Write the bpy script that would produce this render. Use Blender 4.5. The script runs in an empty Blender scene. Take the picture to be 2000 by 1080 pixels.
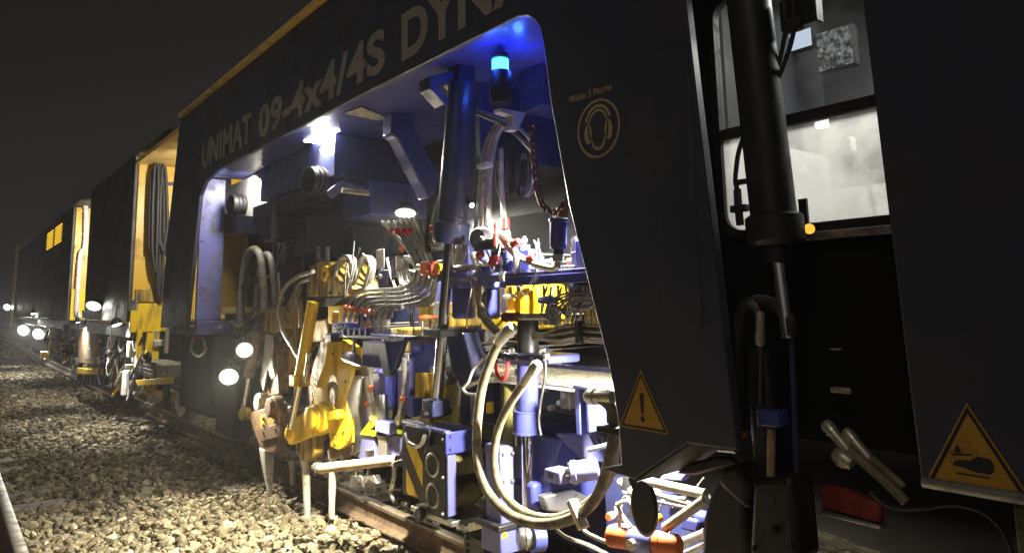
import bpy, bmesh, math, random
import numpy as np
from mathutils import Vector, Matrix
random.seed(7); rng = np.random.default_rng(7)
scene = bpy.context.scene
COL = scene.collection
R = math.radians

# ------------------------------------------------------------------ camera
# world: X points from the camera into the train, Y runs along the track to the far end, Z up, rail top at z = 0
CX, CY, F, HC = 1000.0, 390.0, 1396.0, 1.5
dY = Vector((-112-CX, 612-CY, F)).normalized()          # in camera axes (right, down, forward)
dZ = Vector((796-CX, -9400-CY, F)).normalized()
dZ = (dZ - dY*dY.dot(dZ)).normalized()
dX = dZ.cross(dY)
if dX.z < 0: dX = -dX
cam_d = bpy.data.cameras.new('camera'); cam = bpy.data.objects.new('camera', cam_d); COL.objects.link(cam)
rows = Matrix(((dX.x, -dX.y, -dX.z), (dY.x, -dY.y, -dY.z), (dZ.x, -dZ.y, -dZ.z)))
cam.matrix_world = Matrix.Translation((0, 0, HC)) @ rows.to_4x4()
cam_d.sensor_width = 36; cam_d.lens = 36*F/2000; cam_d.shift_y = -(540-CY)/2000
cam_d.clip_start = 0.05; cam_d.clip_end = 600
scene.camera = cam

# ------------------------------------------------------------------ night sky, one weak far light, exposure
world = bpy.data.worlds.new('World'); scene.world = world; world.use_nodes = True
wn = world.node_tree; wn.nodes.clear()
sky = wn.nodes.new('ShaderNodeTexSky'); sky.sky_type = 'NISHITA'; sky.sun_disc = False
sky.sun_elevation = R(24); sky.sun_rotation = R(250); sky.air_density = 1.0; sky.dust_density = 3.0
hs = wn.nodes.new('ShaderNodeHueSaturation'); hs.inputs['Saturation'].default_value = 0.12
tint = wn.nodes.new('ShaderNodeMix'); tint.data_type = 'RGBA'; tint.blend_type = 'MULTIPLY'; tint.inputs['Factor'].default_value = 1.0
tint.inputs['B'].default_value = (1.0, 0.93, 0.86, 1)
bg = wn.nodes.new('ShaderNodeBackground'); bg.inputs['Strength'].default_value = 0.0036
wo = wn.nodes.new('ShaderNodeOutputWorld')
wn.links.new(sky.outputs[0], hs.inputs['Color']); wn.links.new(hs.outputs[0], tint.inputs['A'])
wn.links.new(tint.outputs['Result'], bg.inputs['Color']); wn.links.new(bg.outputs[0], wo.inputs['Surface'])
sl = bpy.data.lights.new('far_light', 'SUN'); sl.energy = 0.17; sl.angle = R(12); sl.color = (1.0, 0.88, 0.72)  # warm far light added to lift the lettering and side plate
so = bpy.data.objects.new('far_light', sl); COL.objects.link(so)
so.rotation_euler = Vector((0.66, 0.30, -0.69)).to_track_quat('-Z', 'Y').to_euler()
scene.view_settings.view_transform = 'Standard'; scene.view_settings.look = 'None'
scene.view_settings.exposure = 0.3; scene.view_settings.gamma = 1; scene.view_settings.use_curve_mapping = False
scene.cycles.use_denoising = True
scene.cycles.max_bounces = 6; scene.cycles.diffuse_bounces = 3; scene.cycles.glossy_bounces = 3
scene.cycles.transmission_bounces = 4; scene.cycles.volume_bounces = 0
scene.cycles.sample_clamp_indirect = 4.0; scene.cycles.caustics_reflective = False; scene.cycles.caustics_refractive = False

# ------------------------------------------------------------------ measuring from the photograph
def ray(px, py):
    u, v = (px-CX)/F, (py-CY)/F
    c = Vector((u, v, 1))
    return Vector((dX.dot(c), dY.dot(c), dZ.dot(c)))
def A(px, py, X):
    r = ray(px, py); r = r*(X/r.x); r.z += HC; return r
def AY(px, py, Y):
    r = ray(px, py); r = r*(Y/r.y); r.z += HC; return r
def AZ(px, py, Z):
    r = ray(px, py); r = r*((Z-HC)/r.z); r.z += HC; return r
def S(px, X, n):
    r = ray(px, 500); return n*(X/r.x)/F
def L(pts, X=None):
    return [A(*p) if len(p) == 3 else A(p[0], p[1], X) for p in pts]

# ------------------------------------------------------------------ mesh builder
def frame(d):
    d = d.normalized(); a = Vector((0, 0, 1)) if abs(d.z) < .95 else Vector((1, 0, 0))
    u = d.cross(a).normalized(); return u, u.cross(d).normalized()
def smooth(pts, n=6, closed=False):
    P = [Vector(p) for p in pts]; N = len(P); out = []
    segs = N if closed else N-1
    for i in range(segs):
        g = lambda k: P[k % N] if closed else P[max(0, min(N-1, k))]
        a, b, c, d = g(i-1), g(i), g(i+1), g(i+2)
        for k in range(n):
            t = k/n
            out.append(0.5*((2*b)+(c-a)*t+(2*a-5*b+4*c-d)*t*t+(3*b-a-3*c+d)*t**3))
    if not closed: out.append(P[-1].copy())
    return out
class MB:
    def __init__(s): s.v = []; s.f = []
    def add(s, vs, fs):
        o = len(s.v); s.v += [tuple(x) for x in vs]; s.f += [tuple(i+o for i in q) for q in fs]; return s
    def box(s, lo, hi):
        x0, y0, z0 = lo; x1, y1, z1 = hi
        return s.add([(x0,y0,z0),(x1,y0,z0),(x1,y1,z0),(x0,y1,z0),(x0,y0,z1),(x1,y0,z1),(x1,y1,z1),(x0,y1,z1)],
            [(0,3,2,1),(4,5,6,7),(0,1,5,4),(1,2,6,5),(2,3,7,6),(3,0,4,7)])
    def cbox(s, c, sz): c = Vector(c); h = Vector(sz)/2; return s.box(c-h, c+h)
    def bar(s, p0, p1, w, h, up=Vector((0,0,1))):
        p0 = Vector(p0); p1 = Vector(p1); d = (p1-p0).normalized()
        u = d.cross(up)
        if u.length < 1e-3: u = d.cross(Vector((1,0,0)))
        u = u.normalized()*w/2; t = u.cross(d).normalized()*h/2
        vs = [p+a*u+b*t for p in (p0, p1) for a, b in ((-1,-1),(1,-1),(1,1),(-1,1))]
        return s.add(vs, [(0,1,2,3),(7,6,5,4),(0,4,5,1),(1,5,6,2),(2,6,7,3),(3,7,4,0)])
    def lathe(s, p0, p1, prof, n=20):
        p0 = Vector(p0); p1 = Vector(p1); d = p1-p0; u, w = frame(d); vs = []; fs = []
        for t, r in prof:
            c = p0+d*t
            for k in range(n):
                a = 2*math.pi*k/n; vs.append(c+u*(r*math.cos(a))+w*(r*math.sin(a)))
        m = len(prof)
        for i in range(m-1):
            for k in range(n):
                k2 = (k+1) % n; fs.append((i*n+k, i*n+k2, (i+1)*n+k2, (i+1)*n+k))
        fs.append(tuple(range(n-1, -1, -1))); fs.append(tuple((m-1)*n+k for k in range(n)))
        return s.add(vs, fs)
    def cyl(s, p0, p1, r0, r1=None, n=18): return s.lathe(p0, p1, [(0, r0), (1, r0 if r1 is None else r1)], n)
    def tube(s, pts, r, n=8, closed=False):
        P = [Vector(p) for p in pts]; N = len(P); vs = []; fs = []; pu = None
        for i, p in enumerate(P):
            d = (P[(i+1) % N]-P[i-1]) if closed else (P[min(i+1, N-1)]-P[max(i-1, 0)])
            if d.length < 1e-9: d = Vector((0,0,1))
            d.normalize()
            if pu is None: u, w = frame(d)
            else:
                u = pu-d*pu.dot(d)
                u = u.normalized() if u.length > 1e-6 else frame(d)[0]
            w = u.cross(d); pu = u
            rr = r[i] if isinstance(r, (list, tuple)) else r
            for k in range(n):
                a = 2*math.pi*k/n; vs.append(p+u*(rr*math.cos(a))+w*(rr*math.sin(a)))
        for i in range(N if closed else N-1):
            j = (i+1) % N
            for k in range(n):
                k2 = (k+1) % n; fs.append((i*n+k, i*n+k2, j*n+k2, j*n+k))
        if not closed: fs.append(tuple(range(n-1, -1, -1))); fs.append(tuple((N-1)*n+k for k in range(n)))
        return s.add(vs, fs)
    def ring(s, c, axis, Rr, r, n=24, m=8):
        u, w = frame(Vector(axis)); c = Vector(c)
        return s.tube([c+u*Rr*math.cos(2*math.pi*k/n)+w*Rr*math.sin(2*math.pi*k/n) for k in range(n)], r, m, True)
    def prism(s, pts, ex):
        ex = Vector(ex); P = [Vector(p) for p in pts]; n = len(P)
        fs = [tuple(range(n)), tuple(range(2*n-1, n-1, -1))] + [(k, k+n, (k+1) % n+n, (k+1) % n) for k in range(n)]
        return s.add(P+[p+ex for p in P], fs)
    def holed(s, outer, c, a, b, ex, n=40):
        # flat plate in a plane X = const with an oval hole; outer = list of Vectors star-shaped about c
        c = Vector(c); ex = Vector(ex); O = [(p.y-c.y, p.z-c.z) for p in outer]; vo = []; vi = []
        for k in range(n):
            t = 2*math.pi*k/n; dx, dy = math.cos(t), math.sin(t); best = None
            for i in range(len(O)):
                x1, y1 = O[i]; x2, y2 = O[(i+1) % len(O)]; ex_, ey_ = x2-x1, y2-y1
                den = dx*ey_-dy*ex_
                if abs(den) < 1e-9: continue
                l = (x1*ey_-y1*ex_)/den; q = (x1*dy-y1*dx)/den
                if l > 0 and -1e-6 <= q <= 1+1e-6: best = l if best is None else min(best, l)
            best = best or max(a, b)*1.3
            best = max(best, 1.05*a*b/math.hypot(b*dx, a*dy))
            vo.append(c+Vector((0, dx*best, dy*best))); rr = a*b/math.hypot(b*dx, a*dy); vi.append(c+Vector((0, dx*rr, dy*rr)))
        vs = vo+vi+[p+ex for p in vo]+[p+ex for p in vi]; fs = []
        for k in range(n):
            j = (k+1) % n
            fs += [(k, j, n+j, n+k), (2*n+k, 3*n+k, 3*n+j, 2*n+j), (k, 2*n+k, 2*n+j, j), (n+k, n+j, 3*n+j, 3*n+k)]
        return s.add(vs, fs)
    def sphere(s, c, r, n=12, m=8, sc=(1,1,1)):
        c = Vector(c); vs = [c+Vector((0,0,r*sc[2]))]; fs = []
        for i in range(1, m):
            t = math.pi*i/m
            for k in range(n):
                a = 2*math.pi*k/n; vs.append(c+Vector((r*sc[0]*math.sin(t)*math.cos(a), r*sc[1]*math.sin(t)*math.sin(a), r*sc[2]*math.cos(t))))
        vs.append(c-Vector((0,0,r*sc[2])))
        for k in range(n): fs.append((0, 1+k, 1+(k+1) % n)); fs.append((len(vs)-1, 1+(m-2)*n+(k+1) % n, 1+(m-2)*n+k))
        for i in range(m-2):
            for k in range(n): a = 1+i*n+k; b = 1+i*n+(k+1) % n; fs.append((a, a+n, b+n, b))
        return s.add(vs, fs)
def orient(me):
    bm = bmesh.new(); bm.from_mesh(me); bmesh.ops.recalc_face_normals(bm, faces=bm.faces); bm.to_mesh(me); bm.free()
def wloc(o):
    p = Vector((0,0,0))
    while o is not None: p += o.location; o = o.parent
    return p
def build(mb, name, mat, parent=None, loc=None, bevel=0, label=None, cat=None, group=None, kind=None, sharp=38):
    base = wloc(parent) if parent is not None else Vector((0,0,0))
    if parent is not None: o_loc = Vector((0,0,0)); origin = base
    else: o_loc = Vector(loc) if loc is not None else Vector((0,0,0)); origin = o_loc
    me = bpy.data.meshes.new(name)
    me.from_pydata([(x-origin.x, y-origin.y, z-origin.z) for x, y, z in mb.v], [], mb.f); me.update(); orient(me)
    me.polygons.foreach_set('use_smooth', [True]*len(me.polygons)); me.set_sharp_from_angle(angle=R(sharp))
    me.materials.append(mat)
    o = bpy.data.objects.new(name, me); COL.objects.link(o); o.location = o_loc; o.parent = parent
    if bevel:
        b = o.modifiers.new('bevel', 'BEVEL'); b.width = bevel; b.segments = 2; b.limit_method = 'ANGLE'; b.angle_limit = R(38)
    tag(o, label, cat, group, kind)
    return o
def tag(o, label=None, cat=None, group=None, kind=None):
    if label: o['label'] = label
    if cat: o['category'] = cat
    if group: o['group'] = group
    if kind: o['kind'] = kind
    return o
def thing(name, label, cat, loc=(0,0,0), group=None):
    o = bpy.data.objects.new(name, None); COL.objects.link(o); o.location = loc; o.empty_display_size = .1
    return tag(o, label, cat, group)
def X_(v): return Vector((v, 0, 0))

# ------------------------------------------------------------------ materials
def mat(name, col, rough=.5, metal=0., dirt=None, dscale=6., damt=.5, var=.12, bump=.15, bscale=40., coat=0., spec=.5, streak=False):
    m = bpy.data.materials.new(name); m.use_nodes = True; nt = m.node_tree; N = nt.nodes; K = nt.links
    b = N['Principled BSDF']; b.inputs['Roughness'].default_value = rough; b.inputs['Metallic'].default_value = metal
    b.inputs['Coat Weight'].default_value = coat; b.inputs['Specular IOR Level'].default_value = spec
    g = N.new('ShaderNodeNewGeometry'); mp = N.new('ShaderNodeMapping'); K.new(g.outputs['Position'], mp.inputs[0])
    if streak: mp.inputs['Scale'].default_value = (1, 1, .18)
    n1 = N.new('ShaderNodeTexNoise'); n1.inputs['Scale'].default_value = dscale; n1.inputs['Detail'].default_value = 6; n1.inputs['Roughness'].default_value = .65
    K.new(mp.outputs[0], n1.inputs['Vector'])
    n2 = N.new('ShaderNodeTexNoise'); n2.inputs['Scale'].default_value = bscale; n2.inputs['Detail'].default_value = 4
    K.new(g.outputs['Position'], n2.inputs['Vector'])
    mv = N.new('ShaderNodeMix'); mv.data_type = 'RGBA'
    mv.inputs['A'].default_value = (*[c*(1-var) for c in col], 1); mv.inputs['B'].default_value = (*[min(1, c*(1+var)) for c in col], 1)
    K.new(n2.outputs[0], mv.inputs['Factor']); out = mv.outputs['Result']
    if dirt:
        rp = N.new('ShaderNodeValToRGB'); rp.color_ramp.elements[0].position = .62-damt*.35; rp.color_ramp.elements[1].position = .80-damt*.25
        K.new(n1.outputs[0], rp.inputs[0])
        md = N.new('ShaderNodeMix'); md.data_type = 'RGBA'; K.new(rp.outputs[0], md.inputs['Factor']); K.new(out, md.inputs['A']); md.inputs['B'].default_value = (*dirt, 1)
        out = md.outputs['Result']
        mr = N.new('ShaderNodeMapRange'); mr.inputs['To Min'].default_value = rough; mr.inputs['To Max'].default_value = min(1, rough+.35)
        K.new(rp.outputs[0], mr.inputs['Value']); K.new(mr.outputs[0], b.inputs['Roughness'])
    K.new(out, b.inputs['Base Color'])
    if bump:
        bp = N.new('ShaderNodeBump'); bp.inputs['Strength'].default_value = bump; bp.inputs['Distance'].default_value = .004
        K.new(n2.outputs[0], bp.inputs['Height']); K.new(bp.outputs[0], b.inputs['Normal'])
    return m
def emit(name, col, s):
    m = bpy.data.materials.new(name); m.use_nodes = True; b = m.node_tree.nodes['Principled BSDF']
    b.inputs['Base Color'].default_value = (*[.06*min(1, c) for c in col], 1); b.inputs['Emission Color'].default_value = (*col, 1); b.inputs['Emission Strength'].default_value = s
    b.inputs['Roughness'].default_value = .2
    return m
GR = (.05, .04, .03)
M = dict(
 navy_side=mat('navy_side', (.048,.052,.082), .42, dirt=(.05,.045,.05), dscale=2.5, damt=.35, bump=.06, bscale=90),
 grey_side=mat('grey_side', (.048,.045,.046), .5, dirt=(.038,.035,.033), dscale=2, damt=.4, bump=.05),
 navy=mat('navy_paint', (.065,.075,.31), .32, dirt=(.06,.06,.09), dscale=9, damt=.35, bump=.08, coat=.2),
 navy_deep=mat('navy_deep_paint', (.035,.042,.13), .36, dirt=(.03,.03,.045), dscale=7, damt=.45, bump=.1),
 navy_dark=mat('navy_dark_paint', (.018,.022,.06), .3, dirt=(.02,.02,.03), dscale=7, damt=.4, bump=.06, coat=.2),
 tine=mat('worn_tine_steel', (.56,.54,.49), .45, .25, dirt=(.26,.23,.18), dscale=16, damt=.3, bump=.2),
 lilac=mat('pale_blue_paint', (.155,.165,.43), .38, dirt=(.12,.11,.13), dscale=10, damt=.4, bump=.1),  # paler blue than the navy, with patchy dirt
 yellow=mat('yellow_paint', (.86,.57,.015), .38, dirt=(.16,.09,.03), dscale=11, damt=.32, bump=.12, streak=True),
 yellow_grimy=mat('grimy_yellow_paint', (.56,.37,.03), .5, dirt=(.07,.05,.03), dscale=13, damt=.75, bump=.3, streak=True),
 yellow_far=mat('yellow_bodywork', (.66,.40,.03), .42, dirt=(.20,.12,.04), dscale=3, damt=.25, bump=.05),
 brown=mat('oily_brown_metal', (.17,.095,.04), .55, dirt=(.05,.03,.02), dscale=14, damt=.6, bump=.4),
 black=mat('black_paint', (.014,.014,.017), .42, dirt=(.03,.028,.026), dscale=8, damt=.4, bump=.15),
 rubber=mat('black_rubber', (.016,.016,.016), .55, dirt=(.05,.047,.042), dscale=16, damt=.4, bump=.2),
 hose=mat('grey_hose', (.25,.235,.20), .48, dirt=(.09,.08,.065), dscale=18, damt=.45, bump=.35, bscale=160),
 hose_pale=mat('pale_hose', (.46,.43,.33), .45, dirt=(.20,.18,.12), dscale=12, damt=.45, bump=.3, bscale=160),
 hose_tan=mat('tan_hose', (.25,.21,.13), .48, dirt=(.085,.07,.045), dscale=14, damt=.62, bump=.25, bscale=160),
 steel=mat('worn_steel', (.45,.44,.42), .38, .85, dirt=(.14,.12,.10), dscale=14, damt=.4, bump=.2),
 chrome=mat('chromed_rod', (.80,.80,.82), .12, 1., dirt=(.45,.42,.38), dscale=20, damt=.1, bump=.02),
 fitting=mat('zinc_fitting', (.62,.58,.46), .34, .6, dirt=(.25,.22,.16), dscale=22, damt=.3, bump=.1),
 rail=mat('rusty_rail_side', (.13,.085,.05), .75, dirt=(.06,.04,.028), dscale=12, damt=.55, bump=.5, bscale=120),
 railtop=mat('worn_rail_head', (.22,.20,.17), .4, .6, dirt=(.12,.085,.055), dscale=9, damt=.45, bump=.15),
 concrete=mat('sleeper_concrete', (.22,.20,.17), .85, dirt=(.11,.095,.075), dscale=9, damt=.5, bump=.5, bscale=70),
 olive=mat('olive_roller', (.22,.20,.055), .42, dirt=(.10,.09,.03), dscale=12, damt=.4, bump=.1),
 red=mat('red_paint', (.55,.035,.025), .42, dirt=(.15,.02,.015), dscale=14, damt=.35, bump=.1),
 rust=mat('rusty_chain', (.15,.045,.035), .6, .3, dirt=(.07,.03,.025), dscale=30, damt=.5, bump=.3),
 orange=mat('orange_plastic', (.75,.17,.04), .45, dirt=(.30,.09,.03), dscale=16, damt=.3, bump=.1),
 white=mat('white_plate', (.72,.70,.66), .5, dirt=(.40,.36,.30), dscale=12, damt=.35, bump=.1),
 letter=mat('letter_film', (.34,.31,.27), .55, dirt=(.25,.225,.20), dscale=5, damt=.4, bump=0),
 gold=mat('yellow_trim', (.88,.62,.22), .4, dirt=(.45,.30,.10), dscale=4, damt=.4, bump=.1),
 sign_y=mat('sign_yellow', (.50,.27,.03), .5, dirt=(.30,.16,.03), dscale=14, damt=.3, bump=0),
 sign_k=mat('sign_black', (.02,.02,.02), .5, bump=0),
 sign_g=mat('sign_gold', (.50,.40,.22), .5, dirt=(.35,.27,.15), dscale=10, damt=.3, bump=0),
 lime=mat('lime_paint', (.55,.75,.02), .4, dirt=(.2,.25,.03), dscale=14, damt=.3, bump=.1),
 tan=mat('worn_tan_tube', (.40,.28,.17), .5, dirt=(.20,.13,.08), dscale=12, damt=.4, bump=.2),
 cab_dark=mat('shaded_cab_lining', (.028,.028,.034), .5, dirt=(.02,.02,.025), dscale=3, damt=.3, bump=.05),  # darker copy of the cab lining, shade put into its colour
 matt=mat('matt_black', (.010,.010,.011), .85, bump=.1, spec=.2),
 cab=mat('cab_lining', (.62,.62,.60), .6, dirt=(.45,.45,.44), dscale=3, damt=.3, bump=.05),
 redreflector=mat('dull_red_panel', (.26,.03,.02), .5, dirt=(.12,.02,.015), dscale=10, damt=.4, bump=.05),
 lampw=emit('lamp_white', (1.0,.95,.84), 30),
 lampw2=emit('lamp_cool_white', (.95,.97,1.0), 22),
 lampr=emit('lamp_reflector', (1.0,.92,.78), 1.6),
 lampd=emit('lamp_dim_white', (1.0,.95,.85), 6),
 beacon=emit('beacon_blue', (.03,.30,1.0), 7),
 screen=emit('lit_screen', (.75,.85,1.0), .9),
 amber=emit('amber_light', (1.0,.42,.04), 1.2),
 green=emit('green_marker', (.10,.75,.50), .35),
)
def glass(lo, hi, nm):
    m = bpy.data.materials.new(nm); m.use_nodes = True; nt = m.node_tree; N = nt.nodes; K = nt.links; N.clear()
    o = N.new('ShaderNodeOutputMaterial'); t = N.new('ShaderNodeBsdfTransparent'); t.inputs[0].default_value = (.82,.84,.84,1)
    gl = N.new('ShaderNodeBsdfGlossy'); gl.inputs['Roughness'].default_value = .04
    df = N.new('ShaderNodeBsdfTranslucent'); df.inputs[0].default_value = (.75,.75,.72,1)
    mx = N.new('ShaderNodeMixShader'); mx.inputs[0].default_value = .07; K.new(t.outputs[0], mx.inputs[1]); K.new(gl.outputs[0], mx.inputs[2])
    n = N.new('ShaderNodeTexNoise'); n.inputs['Scale'].default_value = 7; n.inputs['Detail'].default_value = 8
    g = N.new('ShaderNodeNewGeometry'); K.new(g.outputs['Position'], n.inputs['Vector'])
    r = N.new('ShaderNodeMapRange'); r.inputs['From Min'].default_value = .35; r.inputs['From Max'].default_value = .75; r.inputs['To Min'].default_value = lo; r.inputs['To Max'].default_value = hi
    K.new(n.outputs[0], r.inputs['Value'])
    m2 = N.new('ShaderNodeMixShader'); K.new(r.outputs[0], m2.inputs[0]); K.new(mx.outputs[0], m2.inputs[1]); K.new(df.outputs[0], m2.inputs[2]); K.new(m2.outputs[0], o.inputs[0])
    return m
M['glass'] = glass(.0, .012, 'cab_glass'); M['glass_dusty'] = glass(.25, .75, 'dusty_cab_glass')
# ================================================================== ground, ballast, track
def hb(x, y):
    z = -.205 + .035*np.exp(-((x-1.65)/.5)**2) + .018*np.sin(2.1*y+1.3*x) + .014*np.sin(3.7*y-2.2*x+1) + .012*np.sin(6.1*x+.7*y)
    z = z + .05*np.exp(-(((x-2.35)/.22)**2+((y-6.3)/.7)**2)) + .045*np.exp(-(((x-2.4)/.25)**2+((y-9.6)/1.2)**2))
    z = z - .02*np.exp(-((x+.2)/.55)**4) + .02*np.exp(-((x-1.15)/.25)**2)
    return z
g = MB(); g.add([(-60,-25,-.42),(60,-25,-.42),(60,160,-.42),(-60,160,-.42)], [(0,1,2,3)])
gm = mat('dark_soil', (.055,.048,.038), .95, dirt=(.03,.027,.022), dscale=1.5, damt=.5, bump=.6, bscale=9)
build(g, 'ground', gm, kind='structure')

def stone_mat(name, attr=True):
    m = bpy.data.materials.new(name); m.use_nodes = True; nt = m.node_tree; N = nt.nodes; K = nt.links; b = N['Principled BSDF']
    b.inputs['Roughness'].default_value = .8; b.inputs['Specular IOR Level'].default_value = .3
    geo = N.new('ShaderNodeNewGeometry'); n = N.new('ShaderNodeTexNoise'); n.inputs['Scale'].default_value = 60; n.inputs['Detail'].default_value = 5; K.new(geo.outputs['Position'], n.inputs['Vector'])
    rp = N.new('ShaderNodeValToRGB'); cr = rp.color_ramp; cr.elements[0].color = (.085,.073,.048,1); cr.elements[1].color = (.50,.45,.33,1)
    e = cr.elements.new(.35); e.color = (.16,.137,.088,1); e = cr.elements.new(.7); e.color = (.27,.232,.15,1)
    if attr:
        a = N.new('ShaderNodeAttribute'); a.attribute_name = 'tint'; K.new(a.outputs['Fac'], rp.inputs[0])
    else:
        v = N.new('ShaderNodeTexVoronoi'); v.inputs['Scale'].default_value = 20; K.new(geo.outputs['Position'], v.inputs['Vector'])
        sx = N.new('ShaderNodeSeparateColor'); K.new(v.outputs['Color'], sx.inputs[0]); K.new(sx.outputs[0], rp.inputs[0])
    mx = N.new('ShaderNodeMix'); mx.data_type = 'RGBA'; mx.blend_type = 'MULTIPLY'; mx.inputs['Factor'].default_value = .55
    r2 = N.new('ShaderNodeValToRGB'); r2.color_ramp.elements[0].position = .3; r2.color_ramp.elements[0].color = (.45,.42,.38,1); r2.color_ramp.elements[1].position = .6
    K.new(n.outputs[0], r2.inputs[0]); K.new(rp.outputs[0], mx.inputs['A']); K.new(r2.outputs[0], mx.inputs['B']); K.new(mx.outputs['Result'], b.inputs['Base Color'])
    bp = N.new('ShaderNodeBump'); bp.inputs['Strength'].default_value = .5; bp.inputs['Distance'].default_value = .004; K.new(n.outputs[0], bp.inputs['Height']); K.new(bp.outputs[0], b.inputs['Normal'])
    return m
# the bed under the loose stones
xs = np.linspace(-1.9, 6.2, 70); ys = np.concatenate([np.linspace(-2, 14, 130), np.linspace(14.3, 120, 120)])
gx, gy = np.meshgrid(xs, ys); gz = hb(gx, gy) - .035 - .25*np.clip(gx-5.0, 0, 1) - .25*np.clip(-1.2-gx, 0, 1)
mb = MB(); w = len(xs)
mb.v = list(zip(gx.ravel().tolist(), gy.ravel().tolist(), gz.ravel().tolist()))
mb.f = [(j*w+i, j*w+i+1, (j+1)*w+i+1, (j+1)*w+i) for j in range(len(ys)-1) for i in range(w-1)]
build(mb, 'ballast_bed', stone_mat('ballast_bed_stone', False), kind='structure', sharp=80)
# loose stones: what nobody could count, one object
def stones():
    ph = (1+5**.5)/2
    ico = np.array([(-1,ph,0),(1,ph,0),(-1,-ph,0),(1,-ph,0),(0,-1,ph),(0,1,ph),(0,-1,-ph),(0,1,-ph),(ph,0,-1),(ph,0,1),(-ph,0,-1),(-ph,0,1)])/math.hypot(1,ph)
    tri = np.array([(0,11,5),(0,5,1),(0,1,7),(0,7,10),(0,10,11),(1,5,9),(5,11,4),(11,10,2),(10,7,6),(7,1,8),(3,9,4),(3,4,2),(3,2,6),(3,6,8),(3,8,9),(4,9,5),(2,4,11),(6,2,10),(8,6,7),(9,8,1)])
    P = []; Q = []
    for (x0, x1, y0, y1, sp, layers) in ((-.3,3.6,3.2,10.2,.058,2), (-.9,3.5,10.2,19,.064,2), (-1.2,3.4,19,34,.085,1), (-1.4,3.4,34,60,.14,1), (3.6,5.2,3.2,9,.06,1)):
        for l in range(layers):
            gx, gy = np.meshgrid(np.arange(x0, x1, sp), np.arange(y0, y1, sp)); n = gx.size
            x = gx.ravel()+rng.uniform(-.6,.6,n)*sp; y = gy.ravel()+rng.uniform(-.6,.6,n)*sp
            r = sp*(.38+.46*rng.random(n)**1.8); z = hb(x, y)-.028+l*.026+rng.uniform(-.012,.014,n)
            if l: k = rng.random(n) < .62; x, y, r, z = x[k], y[k], r[k], z[k]
            keep = (np.abs(x-2.72) > .085) & (np.abs(x-.5) > .085) & (np.abs(x-4.22) > .085)
            #keep &= ~(((x < .98) | (x > 2.3)) & (((y % .65) < .24)) & (z > -.19) & (rng.random(len(x)) < .55))
            P.append(np.stack([x,y,z],1)[keep]); Q.append(r[keep])
    P = np.concatenate(P); r = np.concatenate(Q); n = len(P)
    v = ico[None]*(1+rng.uniform(-.42,.30,(n,12,1)))
    v = v*np.stack([rng.uniform(.8,1.45,n), rng.uniform(.7,1.1,n), rng.uniform(.5,.85,n)],1)[:,None,:]*r[:,None,None]
    a, b, c = rng.uniform(0,6.283,n), rng.normal(0,.45,n), rng.normal(0,.45,n)
    ca, sa, cb, sb, cc, sc = np.cos(a), np.sin(a), np.cos(b), np.sin(b), np.cos(c), np.sin(c)
    x, y, z = v[...,0], v[...,1], v[...,2]
    y, z = y*cb[:,None]-z*sb[:,None], y*sb[:,None]+z*cb[:,None]
    x, z = x*cc[:,None]+z*sc[:,None], -x*sc[:,None]+z*cc[:,None]
    x, y = x*ca[:,None]-y*sa[:,None], x*sa[:,None]+y*ca[:,None]
    v = np.stack([x,y,z],-1)+P[:,None,:]
    f = (tri[None]+12*np.arange(n)[:,None,None]).reshape(-1,3)
    me = bpy.data.meshes.new('ballast'); me.vertices.add(n*12); me.vertices.foreach_set('co', v.astype(np.float32).ravel())
    me.loops.add(len(f)*3); me.loops.foreach_set('vertex_index', f.astype(np.int32).ravel())
    me.polygons.add(len(f)); me.polygons.foreach_set('loop_start', np.arange(0, len(f)*3, 3, dtype=np.int32))
    at = me.attributes.new('tint', 'FLOAT', 'POINT'); at.data.foreach_set('value', np.repeat(rng.beta(1.7,2.2,n),12).astype(np.float32))
    me.update(calc_edges=True); me.validate(); me.polygons.foreach_set('use_smooth', np.zeros(len(me.polygons), dtype=bool)); me.materials.append(stone_mat('ballast_stone'))
    o = bpy.data.objects.new('ballast', me); COL.objects.link(o)
    tag(o, 'loose tan and grey crushed stone ballast between the tracks', 'ballast', kind='stuff')
    print('stones', n)
stones()

def rail(X, y0, y1, label):
    prof = [(-.07,-.16),(.07,-.16),(.07,-.148),(.018,-.128),(.010,-.11),(.010,-.045),(.034,-.03),(.036,-.012),(-.036,-.012),(-.034,-.03),(-.010,-.045),(-.010,-.11),(-.018,-.128),(-.07,-.148)]
    t = thing('rail', label, 'rail', (X, y0, -.16), 'running rails')
    build(MB().prism([(X+a, y0, b) for a, b in prof], (0, y1-y0, 0)), 'rail_web', M['rail'], t, sharp=30)
    hp = [(-.036,-.012),(.036,-.012),(.035,-.004),(.026,0),(-.026,0),(-.035,-.004)]
    build(MB().prism([(X+a, y0, b) for a, b in hp], (0, y1-y0, 0)), 'rail_head', M['railtop'], t, sharp=50)
    return t
rail(2.72, -1, 110, 'rusty rail the tamping machine stands on, nearer of its pair')
rail(4.22, -1, 110, 'rail under the far side of the machine')
rail(.5, 2, 110, 'dark rail of the empty track at the bottom left corner')
sm = None
def sleeper(xc, y, label, group):
    global sm
    if sm is None:
        mbb = MB(); pr = [(-.14,-.2),(.14,-.2),(.12,0),(-.12,0)]
        mbb.prism([(-1.25, a, b) for a, b in pr], (2.5,0,0)); o = build(mbb, 'sleeper', M['concrete'], loc=(0,0,0), bevel=.008); sm = o
    else: o = sm.copy(); COL.objects.link(o)
    o.location = (xc, y+.12, -.20 if xc > 1 else -.205); tag(o, label, 'sleeper', group)
for k in range(10, 40): sleeper(-.25, k*.65, 'concrete sleeper of the empty track, half sunk in ballast at the left', 'sleepers of the empty track')
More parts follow.
